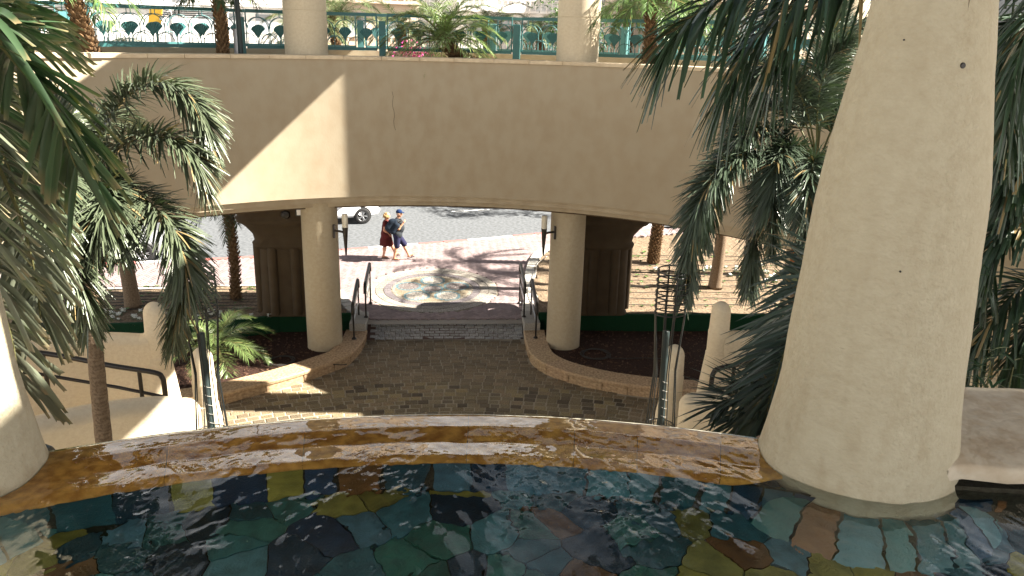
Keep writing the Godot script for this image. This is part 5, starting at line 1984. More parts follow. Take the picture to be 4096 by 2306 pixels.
	# ---- the bag hangs from the hand and the shoulder
	var bag := thing("shoulder_bag", "dark blue grey soft bag slung behind the walking person in the cap", "bag", Vector3(-1.66, y, -27.55))
	var bm := skin([[Vector3(-0.16, 1.36, 0.16), Vector3(-0.30, 1.18, 0.20), 0.13, 0.12], [Vector3(-0.02, 1.28, 0.24), Vector3(-0.16, 1.07, 0.24), 0.11, 0.11], [Vector3(-0.05, 1.40, 0.19), Vector3(-0.20, 1.36, 0.18), 0.09, 0.10], [Vector3(-0.30, 1.15, 0.2), Vector3(-0.14, 1.05, 0.22), 0.10, 0.09]], 0.018, 0.05)
	obj("pouch", bm, cloth.call(lin(0.028, 0.04, 0.06)), bag)
	var stp := MB.new()
	stp.tube(spline([Vector3(0.0, 1.33, 0.30), Vector3(0.12, 1.43, 0.27), Vector3(0.2, 1.40, 0.22), Vector3(0.08, 1.47, 0.16), Vector3(-0.06, 1.47, 0.15)], 4), [0.014, 0.014, 0.014, 0.014, 0.014, 0.014, 0.014, 0.014, 0.014, 0.014, 0.014, 0.014, 0.014, 0.014, 0.014, 0.014, 0.014], 6)
	obj("strap", stp, M.bronze, bag)
	# ---- woman
	var yw := plaza_y(-27.8) + 0.03
	var wo := thing("person", "person with curly blonde hair in a knee-length maroon dress", "person", Vector3(-2.08, yw, -27.80), 0.0, "walking couple")
	hip = Vector3(0, 0.86, 0)
	kr = Vector3(-0.03, 0.46, 0.085)
	ar = Vector3(-0.10, 0.085, 0.085)
	kl = Vector3(0.17, 0.47, -0.085)
	al = Vector3(0.30, 0.10, -0.08)
	sh = Vector3(0.0, 1.27, 0.165)
	el = Vector3(-0.04, 1.02, 0.21)
	wr = Vector3(0.10, 0.88, 0.18)
	sh2 = Vector3(0.0, 1.27, -0.165)
	el2 = Vector3(-0.04, 1.02, -0.21)
	wr2 = Vector3(0.06, 0.82, -0.2)
	torso = [[hip + Vector3(0, 0, -0.09), hip + Vector3(0, 0, 0.09), 0.135, 0.135], [hip, Vector3(0.02, 1.06, 0), 0.145, 0.135], [Vector3(0.02, 1.06, 0), Vector3(0.02, 1.22, 0), 0.135, 0.12], [Vector3(0.08, 1.13, -0.07), Vector3(0.08, 1.13, 0.07), 0.075, 0.075], [Vector3(0, 1.26, -0.13), Vector3(0, 1.26, 0.13), 0.062, 0.062]]
	bones = torso.duplicate()
	bones.append_array([[Vector3(0.01, 1.29, 0), Vector3(0.04, 1.39, 0), 0.052, 0.047], [Vector3(0.045, 1.45, 0), Vector3(0.05, 1.52, 0), 0.078, 0.087], [Vector3(0.09, 1.42, 0), Vector3(0.10, 1.46, 0), 0.042, 0.05], [Vector3(0.14, 1.47, 0), Vector3(0.152, 1.46, 0), 0.012, 0.013], [sh, el, 0.055, 0.04], [el, wr, 0.04, 0.027], [sh2, el2, 0.055, 0.04], [el2, wr2, 0.04, 0.027], [hip + Vector3(0, -0.05, 0.085), kr, 0.095, 0.06], [kr, kr.lerp(ar, 0.35) + Vector3(-0.015, 0, 0), 0.056, 0.058], [kr.lerp(ar, 0.35), ar, 0.056, 0.034], [hip + Vector3(0, -0.05, -0.085), kl, 0.095, 0.06], [kl, kl.lerp(al, 0.35), 0.056, 0.058], [kl.lerp(al, 0.35), al, 0.056, 0.034], [ar + Vector3(-0.03, -0.04, 0), ar + Vector3(0.13, -0.052, 0.02), 0.034, 0.025], [al + Vector3(-0.03, -0.03, 0), al + Vector3(0.13, 0.01, -0.02), 0.034, 0.025]])
	mb = skin(bones, 0.017, 0.03)
	hand(mb, wr, (wr - el).normalized(), Vector3(0, 0, -1), 0.4)
	hand(mb, wr2, (wr2 - el2).normalized(), Vector3(0, 0, 1), 0.4)
	obj("body", mb, skin_m, wo)
	var dress := []
	for q in torso:
		dress.append([q[0], q[1], q[2] + 0.018, q[3] + 0.018])
	dress.append_array([[hip, Vector3(0.0, 0.47, 0.05), 0.16, 0.185], [hip, Vector3(0.06, 0.47, -0.05), 0.16, 0.185], [Vector3(-0.06, 0.6, 0), Vector3(-0.09, 0.46, 0.03), 0.17, 0.14], [sh, sh.lerp(el, 0.35), 0.07, 0.066], [sh2, sh2.lerp(el2, 0.35), 0.07, 0.066]])
	var dm := skin(dress, 0.02, 0.05)
	# the hem is cut off level, a little wavy
	for i in dm.v.size():
		if dm.v[i].y < 0.43:
			dm.v[i].y = 0.43 + 0.02 * sin(dm.v[i].x * 30.0)
	obj("dress", dm, cloth.call(lin(0.12, 0.028, 0.028)), wo)
	var curls := MB.new()
	var r := RandomNumberGenerator.new()
	r.seed = 3
	var locks := []
	for i in 70:
		var a := r.randf_range(0.6, TAU - 0.6)
		var h := r.randf_range(-0.5, 1.2)
		var c := Vector3(0.03, 1.49, 0) + Vector3(cos(a) * cos(h), sin(h), sin(a) * cos(h)) * r.randf_range(0.085, 0.115)
		locks.append([c, c + Vector3(r.randf_range(-0.02, 0.02), -0.03, r.randf_range(-0.02, 0.02)), 0.022, 0.02])
	curls = skin(locks, 0.011, 0.006)
	obj("hair", curls, rough_mat(lin(0.50, 0.34, 0.14), M.grain, M.fine_bump, 8.0, 0.5, 0.6, 0.4, false), wo)
	for a in [[ar + Vector3(0.04, -0.078, 0.01), 0.0], [al + Vector3(0.05, -0.072, -0.01), 0.2]]:
		var ff := MB.new()
		var tr := Transform3D(Basis(Vector3.BACK, a[1]), a[0])
		ff.tube([tr * Vector3(-0.11, 0, 0), tr * Vector3(0, 0, 0), tr * Vector3(0.12, 0, 0)], [0.032, 0.037, 0.04], 10, true, 0.22)
		for s in [-1, 1]:
			ff.tube([tr * Vector3(0.02, 0.01, 0.035 * s), tr * Vector3(0.05, 0.04, 0.022 * s), tr * Vector3(0.085, 0.02, 0)], [0.007, 0.007, 0.006], 5)
		obj("flip_flop", ff, M.bronze, wo)

# ------------------------------------------------------------------ palms
# kind: leaflet length, width, how far they stand out all round, droop, blunt end, count per metre
const FOXTAIL := {"len": 0.33, "w": 0.024, "spread": 1.0, "droop": 0.25, "blunt": 0.35, "per": 140.0, "stem": 0.016}
const BROAD := {"len": 0.42, "w": 0.044, "spread": 0.7, "droop": 0.4, "blunt": 0.7, "per": 50.0, "stem": 0.020}
const HANG := {"len": 0.36, "w": 0.032, "spread": 0.95, "droop": 0.6, "blunt": 0.4, "per": 38.0, "stem": 0.018}
const DATE := {"len": 0.34, "w": 0.018, "spread": 0.35, "droop": 0.25, "blunt": 0.1, "per": 40.0, "stem": 0.014}

func frond_mesh(pts: Array, k: Dictionary, r: RandomNumberGenerator, tone: Color, from_t := 0.12, scale_ := 1.0, low := false) -> Array:
	var sp := spline(pts, 8)
	var total := 0.0
	for i in sp.size() - 1:
		total += sp[i].distance_to(sp[i + 1])
	var n := int(total * k.per)
	var b := MB.new()
	var stem := MB.new()
	var rad := []
	for i in sp.size():
		rad.append(lerpf(k.stem, 0.003, pow(float(i) / (sp.size() - 1), 0.8)))
	stem.tube(sp, rad, 6)
	for i in n:
		var t := lerpf(from_t, 1.0, (i + r.randf()) / n)
		var x := t * (sp.size() - 1)
		var a := mini(int(x), sp.size() - 2)
		var p: Vector3 = sp[a].lerp(sp[a + 1], x - a)
		var T: Vector3 = (sp[a + 1] - sp[a]).normalized()
		var S := T.cross(Vector3.UP)
		if S.length() < 0.05:
			S = T.cross(Vector3.BACK)
		S = S.normalized()
		var N := S.cross(T).normalized()
		if N.y < 0.0 and absf(T.y) < 0.95:
			N = -N
		var u := (t - from_t) / (1.0 - from_t)
		var l: float = k.len * scale_ * (0.45 + 0.75 * sin(PI * clampf(0.12 + u * 0.80, 0, 1))) * r.randf_range(0.82, 1.12)
		for s in [-1.0, 1.0]:
			if r.randf() < 0.04:
				continue
			var phi: float = 0.25 + r.randfn(0.0, k.spread * 0.6)
			var th := lerpf(1.15, 0.45, u) + r.randf_range(-0.12, 0.12)
			var d: Vector3 = (T * cos(th) + (S * s * cos(phi) + N * sin(phi)) * sin(th)).normalized()
			var g := r.randf_range(0.7, 1.3)
			var dry := 1.0 if r.randf() < 0.04 else 0.0
			b.col = Color(tone.r * g, tone.g * g, tone.b * g).lerp(Color(0.28, 0.20, 0.09), dry * 0.8)
			var up := (N + Vector3.UP * 0.4 + Vector3(r.randf_range(-0.5, 0.5), 0, r.randf_range(-0.5, 0.5))).normalized()
			b.leaf(p, d, up, l, k.w * scale_ * r.randf_range(0.75, 1.15), k.droop * r.randf_range(0.3, 1.8), k.blunt * r.randf_range(0.4, 1.3), 3 if low else 4)
	return [b, stem]

func add_frond(root: Node3D, pts: Array, k: Dictionary, r: RandomNumberGenerator, tone: Color, from_t := 0.12, scale_ := 1.0, low := false) -> void:
	var at := root.position
	var loc := []
	for p in pts:
		loc.append(p - at)
	var fm := frond_mesh(loc, k, r, tone, from_t, scale_, low)
	var f := obj("frond", fm[0], M.frond, root)
	obj("midrib", fm[1], M.stem, f)

func trunk_mesh(pts: Array, r0: float, r1: float, ringed: float, r: RandomNumberGenerator) -> MB:
	var sp := spline(pts, 14)
	var b := MB.new()
	var rad := []
	for i in sp.size():
		var q := float(i) / (sp.size() - 1)
		rad.append(lerpf(r0, r1, q) * (1.0 + 0.22 * exp(-q * 14.0)) + (ringed if i % 2 == 0 else -ringed) * r.randf_range(0.5, 1.0))
	b.tube(sp, rad, 14)
	return b

func shaggy(pts: Array, r0: float, r1: float, r: RandomNumberGenerator, stub := 0.05) -> MB:
	# trunk covered by the stubs of old leaf bases, wound in spirals
	var b := MB.new()
	b.col = Color(0.75, 0.7, 0.65)
	var sp := spline(pts, 10)
	var rad := []
	for i in sp.size():
		rad.append(lerpf(r0, r1, float(i) / (sp.size() - 1)) * 0.86)
	b.tube(sp, rad, 12)
	var total := 0.0
	for i in sp.size() - 1:
		total += sp[i].distance_to(sp[i + 1])
	var n := int(total / 0.011)
	for i in n:
		var t := (i + 0.5) / n
		var x := t * (sp.size() - 1)
		var a := mini(int(x), sp.size() - 2)
		var p: Vector3 = sp[a].lerp(sp[a + 1], x - a)
		var T: Vector3 = (sp[a + 1] - sp[a]).normalized()
		var an := i * 2.39996
		var e := T.cross(Vector3(0.3, 0.1, 1.0)).normalized()
		var f := T.cross(e)
		var d := e * cos(an) + f * sin(an)
		var rr := lerpf(r0, r1, t)
		b.col = Color.WHITE * r.randf_range(0.55, 1.15)
		b.tube([p + d * rr * 0.75 - T * 0.02, p + d * (rr + stub * 0.45) + T * 0.03, p + d * (rr + stub * r.randf_range(0.6, 1.2)) + T * r.randf_range(0.05, 0.09)], [rr * 0.30, rr * 0.24, rr * 0.10], 5, true, 0.6)
	return b

# a crown of fronds around a top point
func crown(root: Node3D, top: Vector3, count: int, length: float, k: Dictionary, r: RandomNumberGenerator, tone: Color, lift := 0.7, scale_ := 1.0, low := true, squash := 1.0) -> void:
	for i in count:
		var a := i * 2.39996 + r.randf_range(-0.2, 0.2)
		var q := float(i) / count
		var el := lerpf(1.25, -0.25, q) * lift + r.randf_range(-0.1, 0.1)
		var l := length * r.randf_range(0.85, 1.1)
		var d := Vector3(cos(a) * cos(el), sin(el), sin(a) * cos(el) * squash)
		var pts := [top]
		var p := top
		var dd := d
		for s in 4:
			p += dd * l * 0.25
			pts.append(p)
			dd = (dd + Vector3.DOWN * (0.30 + 0.12 * s)).normalized()
		add_frond(root, pts, k, r, tone, 0.1, scale_, low)

func build_palms() -> void:
	var r := RandomNumberGenerator.new()
	r.seed = 1234
	var olive := Color(0.09, 0.112, 0.068)
	var shaded_leaf := Color(0.040, 0.075, 0.035)  # leaf colour darkened to stand for fronds in shade
	var sunlit_leaf := Color(0.12, 0.135, 0.095)  # paler leaf colour with sunlight put into it
	# palm whose crown fills the left edge, trunk in front of the stair wall
	var p := thing("palm_tree", "foxtail palm with a ringed grey brown trunk rising before the left stair walls", "palm tree", Vector3(-4.0, COURT, -8.85), 0.0, "foxtail palms beside the court")
	obj("trunk", trunk_mesh([Vector3(-0.06, 0, 0), Vector3(-0.02, 2.5, 0.02), Vector3(0.03, 4.4, 0.0), Vector3(0.10, 5.6, 0.02)], 0.115, 0.075, 0.0025, r), M.trunk, p)
	var b := MB.new()
	b.tube([Vector3(0.10, 5.5, 0.02), Vector3(0.12, 5.8, 0.02), Vector3(0.14, 6.5, 0.04)], [0.08, 0.085, 0.05], 12)
	obj("crownshaft", b, M.crownshaft, p)
	for f in left_fronds():
		add_frond(p, f, FOXTAIL, r, olive, 0.10, 1.0)
	# nearest palm, out of frame to the left: broad ragged leaflets
	p = thing("palm_tree", "nearest palm at the left edge with broad ragged dark leaflets", "palm tree", Vector3(-2.95, COURT, -4.3), 0.0, "near palms with broad leaflets")
	obj("trunk", trunk_mesh([Vector3(0, 0, 0), Vector3(0.02, 4, 0), Vector3(0.1, 7.6, 0.1)], 0.11, 0.08, 0.0025, r), M.trunk, p)
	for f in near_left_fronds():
		var nlt: Color = sunlit_leaf if f[0].y < 7.3 else shaded_leaf  # lower fronds coloured as sunlit, upper ones as shaded
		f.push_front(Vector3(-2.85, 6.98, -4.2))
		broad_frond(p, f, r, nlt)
	# nearest palm on the right, its fronds hang into the picture from above
	p = thing("palm_tree", "near palm beside the right column whose dark fronds hang in from above", "palm tree", Vector3(3.0, COURT, -5.0), 0.0, "near palms with broad leaflets")
	obj("trunk", trunk_mesh([Vector3(0, 0, 0), Vector3(0.0, 5, 0), Vector3(-0.08, 8.7, 0.1)], 0.11, 0.08, 0.0025, r), M.trunk, p)
	for f in near_right_fronds():
		f.push_front(Vector3(2.92, 8.08, -4.9))
		add_frond(p, f, HANG, r, Color(0.042, 0.075, 0.042), 0.05, 1.0)
	# low spiky palm left of the column foot
	p = thing("low_palm", "low spiky palm with thin pointed leaflets left of the near column foot", "palm", Vector3(2.6, COURT, -5.6))
	b = MB.new()
	b.tube([Vector3(0, 0, 0), Vector3(0.02, 3, 0), Vector3(0.0, 5.2, 0.2)], [0.09, 0.08, 0.07], 10)
	obj("trunk", b, M.trunk, p)
	var spiky := {"len": 0.42, "w": 0.028, "spread": 0.85, "droop": 0.08, "blunt": 0.05, "per": 40.0, "stem": 0.014}
	for f in low_fronds():
		f.push_front(Vector3(2.6, 4.58, -5.4))
		add_frond(p, f, spiky, r, Color(0.05, 0.075, 0.06), 0.05, 1.0)
	# palm with the pale crownshaft behind the right column
	p = thing("palm_tree", "palm with a tall smooth crownshaft and hanging glossy fronds left of the near column", "palm tree", Vector3(5.3, COURT, -11.0), 0.0, "foxtail palms beside the court")
	obj("trunk", trunk_mesh([Vector3(0.05, 0, 0), Vector3(0.0, 2.6, 0), Vector3(-0.12, 4.8, 0)], 0.12, 0.1, 0.003, r), M.trunk, p)
	b = MB.new()
	b.tube([Vector3(-0.12, 4.75, 0), Vector3(-0.11, 5.0, 0), Vector3(-0.1, 5.6, 0), Vector3(-0.1, 6.3, 0), Vector3(-0.11, 6.75, 0)], [0.105, 0.125, 0.10, 0.075, 0.045], 16)
	obj("crownshaft", b, M.crownshaft, p)
	b = MB.new()
	b.leaf(Vector3(-0.22, 5.55, 0.05), Vector3(-0.1, -1, 0.1).normalized(), Vector3(-1, 0, 0.3), 0.55, 0.16, 0.0, 0.6, 6)
	obj("dead_sheath", b, M.sheath, p)
	for f in right_fronds():
		add_frond(p, f, FOXTAIL, r, Color(0.065, 0.09, 0.06), 0.18, 1.15)
	# palm beyond the right column
	p = thing("palm_tree", "dark palm at the right edge beyond the near column", "palm tree", Vector3(6.4, COURT, -7.6), 0.0, "foxtail palms beside the court")
	obj("trunk", trunk_mesh([Vector3(0.3, 0, 0), Vector3(0.1, 3, 0), Vector3(0.0, 6.0, 0)], 0.11, 0.09, 0.0025, r), M.trunk, p)
	for f in far_right_fronds():
		f.push_front(Vector3(6.42, 5.38, -7.6))
		add_frond(p, f, BROAD, r, Color(0.035, 0.06, 0.035), 0.08, 1.0)
	# shrubs beyond the ledge
	for s in [[Vector3(4.75, COURT, -7.0), "glossy narrow-leaved shrub beyond the stone ledge at the right edge", 5.2], [Vector3(5.0, COURT, -6.1), "bright green shrub tips close to the right edge above the ledge", 4.6]]:
		p = thing("shrub", s[1], "shrub", s[0], 0.0, "shrubs at the right edge")
		var st := MB.new()
		var lf := MB.new()
		for i in 30:
			var a := r.randf() * TAU
			var h: float = s[2] * r.randf_range(0.72, 1.25)
			var e := Vector3(cos(a) * r.randf_range(0.1, 0.5), h, sin(a) * r.randf_range(0.1, 0.5))
			st.tube([Vector3(cos(a) * 0.05, 0, sin(a) * 0.05), e * Vector3(0.6, 0.6, 0.6), e], [0.016, 0.011, 0.005], 5)
			for k in 46:
				var t := r.randf_range(0.66, 1.02)
				var an := r.randf() * TAU
				var g := r.randf_range(0.7, 1.4)
				lf.col = Color(0.035 * g, 0.075 * g, 0.03 * g)
				lf.leaf(Vector3(e.x * t, e.y * t, e.z * t), Vector3(cos(an), r.randf_range(-0.3, 0.9), sin(an)).normalized(), Vector3.UP, r.randf_range(0.14, 0.24), 0.03, 0.25, 0.05, 3)
		obj("stems", st, M.stem, p)
		obj("foliage", lf, M.frond, p)
	# yellow-green shoot behind the ledge
	b = MB.new()
	b.tube([Vector3(3.35, 3.4, -4.9), Vector3(3.34, 5.5, -4.95), Vector3(3.42, 6.05, -5.0)], [0.075, 0.07, 0.03], 10)
	tag(obj("palm_shoot", b, plain(lin(0.24, 0.26, 0.04), 0.45)), "yellow green palm shoot standing behind the stone ledge", "palm shoot")
	# feathery low palm in the left planter
	p = thing("low_palm", "sunlit feathery low palm in the left planter", "palm", Vector3(-5.75, SOIL, -19.4))
	b = MB.new()
	b.tube([Vector3(0, 0, 0), Vector3(0, 0.35, 0)], [0.12, 0.09], 10)
	obj("trunk", b, M.shag, p)
	var feather := {"len": 0.34, "w": 0.015, "spread": 0.10, "droop": 0.18, "blunt": 0.05, "per": 46.0, "stem": 0.012}
	for i in 17:
		var a := i * 2.39996 + 0.4
		var el := lerpf(1.2, 0.15, float(i) / 17.0)
		var top := p.position + Vector3(0, 0.35, 0)
		var pts := [top]
		var q := top
		var dd := Vector3(cos(a) * cos(el), sin(el), sin(a) * cos(el))
		for s in 4:
			q += dd * 0.38
			pts.append(q)
			dd = (dd + Vector3.DOWN * 0.42).normalized()
		add_frond(p, pts, feather, r, Color(0.105, 0.15, 0.05), 0.12, 1.0)
	# street-side palms below and behind the walkway
	p = thing("palm_tree", "smooth brown palm trunk in the left garden bed by the street", "palm tree", Vector3(-8.85, 0.05, -22.3), 0.0, "palms in the garden beds")
	obj("trunk", trunk_mesh([Vector3(0.08, 0, 0), Vector3(0, 1.5, 0), Vector3(-0.2, 4.2, 0), Vector3(-0.3, 6.4, 0)], 0.21, 0.15, 0.003, r), M.trunk, p)
	crown(p, p.position + Vector3(-0.3, 6.4, 0), 16, 2.2, DATE, r, olive)
	p = thing("palm_tree", "slender shaggy palm beside the left pier", "palm tree", Vector3(-6.1, 0.05, -22.9), 0.0, "palms in the garden beds")
	obj("trunk", shaggy([Vector3(0, 0, 0), Vector3(0.05, 1.2, 0), Vector3(0.02, 2.6, 0.1)], 0.13, 0.13, r, 0.06), M.shag, p)
	crown(p, p.position + Vector3(0.02, 2.75, 0.1), 20, 1.3, DATE, r, Color(0.06, 0.10, 0.05), 0.8, 0.8)
	p = thing("palm_tree", "palm trunk lit on its right side in the right garden bed", "palm tree", Vector3(8.6, 0.05, -24.1), 0.0, "palms in the garden beds")
	obj("trunk", trunk_mesh([Vector3(0, 0, 0), Vector3(0.05, 2, 0), Vector3(0.1, 6.9, 0)], 0.2, 0.15, 0.004, r), M.trunk, p)
	crown(p, p.position + Vector3(0.1, 6.9, 0), 11, 2.4, DATE, r, olive)
	p = thing("palm_tree", "pale ragged palm trunk by the plaza in the right garden bed", "palm tree", Vector3(7.3, 0.05, -27.0), 0.0, "palms in the garden beds")
	obj("trunk", shaggy([Vector3(0, 0, 0), Vector3(0.1, 2, 0), Vector3(0.2, 5.7, 0)], 0.17, 0.16, r, 0.07), M.shag, p)
	crown(p, p.position + Vector3(0.2, 5.8, 0), 12, 2.3, DATE, r, olive)
	p = thing("palm_tree", "tall palm farther right behind the right garden bed", "palm tree", Vector3(10.2, 0.05, -25.6), 0.0, "palms in the garden beds")
	obj("trunk", trunk_mesh([Vector3(0, 0, 0), Vector3(0.05, 2, 0), Vector3(0.1, 7.4, 0)], 0.2, 0.15, 0.004, r), M.trunk, p)
	crown(p, p.position + Vector3(0.1, 7.4, 0), 10, 2.4, DATE, r, olive)
	# palms in the planter on top of the walkway
	p = thing("palm_tree", "stocky shaggy palm leaning left beside the teal railing on the walkway", "palm tree", Vector3(-7.33, 6.86, -18.15), 0.0, "palms in the walkway planter")
	obj("trunk", shaggy([Vector3(0, 0, 0), Vector3(-0.1, 0.6, 0.05), Vector3(-0.28, 1.5, 0.1)], 0.17, 0.16, r, 0.04), M.shag, p)
	crown(p, p.position + Vector3(-0.28, 1.55, 0.1), 18, 1.7, DATE, r, Color(0.10, 0.17, 0.05))
	p = thing("palm_tree", "dark slender palm with drooping fronds before the teal railing", "palm tree", Vector3(-5.1, 6.88, -19.72), 0.0, "palms in the walkway planter")
	obj("trunk", shaggy([Vector3(0, 0, 0), Vector3(0.02, 0.7, 0), Vector3(-0.06, 1.75, 0)], 0.12, 0.13, r, 0.035), M.shag, p)
	crown(p, p.position + Vector3(-0.06, 1.8, 0), 26, 1.25, DATE, r, Color(0.05, 0.085, 0.035), 0.6)
	p = thing("palm_tree", "low leaning date palm with a full crown on top of the wall", "palm tree", Vector3(0.60, 6.86, -21.2), 0.0, "palms in the walkway planter")
	obj("trunk", shaggy([Vector3(0.22, 0.0, 0), Vector3(-0.25, 0.2, 0), Vector3(-0.60, 0.50, 0)], 0.14, 0.15, r, 0.05), M.shag, p)
	crown(p, p.position + Vector3(-0.66, 0.6, 0), 50, 1.6, DATE, r, Color(0.17, 0.25, 0.08), 0.95, 0.85, true, 0.4)
	p = thing("palm_tree", "green palm with an orange brown trunk right of the upper column", "palm tree", Vector3(4.75, 6.86, -19.5), 0.0, "palms in the walkway planter")
	obj("trunk", shaggy([Vector3(0, 0, 0), Vector3(0.03, 0.7, 0), Vector3(0.0, 1.6, 0)], 0.13, 0.13, r, 0.045), M.shag, p)
	crown(p, p.position + Vector3(0.0, 1.55, 0), 22, 1.5, DATE, r, Color(0.10, 0.18, 0.05), 0.5)

func broad_frond(root: Node3D, pts: Array, r: RandomNumberGenerator, tone: Color) -> void:
	# every leaflet of the nearest fronds is a piece of its own
	var at := root.position
	var loc := []
	for p in pts:
		loc.append(p - at)
	var sp := spline(loc, 8)
	var rad := []
	for i in sp.size():
		rad.append(lerpf(0.020, 0.004, float(i) / (sp.size() - 1)))
	var stem := MB.new()
	stem.tube(sp, rad, 8)
	var f := obj("frond", stem, M.stem, root)
	var total := 0.0
	for i in sp.size() - 1:
		total += sp[i].distance_to(sp[i + 1])
	var n := int(total * 29.0)
	for i in n:
		var t := lerpf(0.02, 1.0, (i + r.randf()) / n)
		var x := t * (sp.size() - 1)
		var a := mini(int(x), sp.size() - 2)
		var p: Vector3 = sp[a].lerp(sp[a + 1], x - a)
		var T: Vector3 = (sp[a + 1] - sp[a]).normalized()
		var S := T.cross(Vector3.UP)
		if S.length() < 0.05:
			S = T.cross(Vector3.BACK)
		S = S.normalized()
		var N := S.cross(T).normalized()
		for s in [-1.0, 1.0]:
			var phi := 0.1 + r.randfn(0.0, 0.45)
			var th := lerpf(1.05, 0.5, t) + r.randf_range(-0.15, 0.15)
			var d: Vector3 = (T * cos(th) + (S * s * cos(phi) + N * sin(phi)) * sin(th)).normalized()
			var g := r.randf_range(0.65, 1.3)
			var b := MB.new()
			b.col = Color(tone.r * g, tone.g * g, tone.b * g)
			var up := (N + Vector3.UP * 0.5 + Vector3(r.randf_range(-0.6, 0.6), 0, r.randf_range(-0.6, 0.6))).normalized()
			b.leaf(Vector3.ZERO, d, up, r.randf_range(0.28, 0.42), r.randf_range(0.032, 0.050), r.randf_range(0.1, 0.5), r.randf_range(0.45, 0.95), 5)
			# dry tips
			for j in range(b.v.size() - 3, b.v.size()):
				b.c[j] = Color(0.30, 0.22, 0.12).lerp(b.c[j], r.randf_range(0.2, 0.9))
			var o := obj("leaflet", b, M.frond, f)
			o.position = p

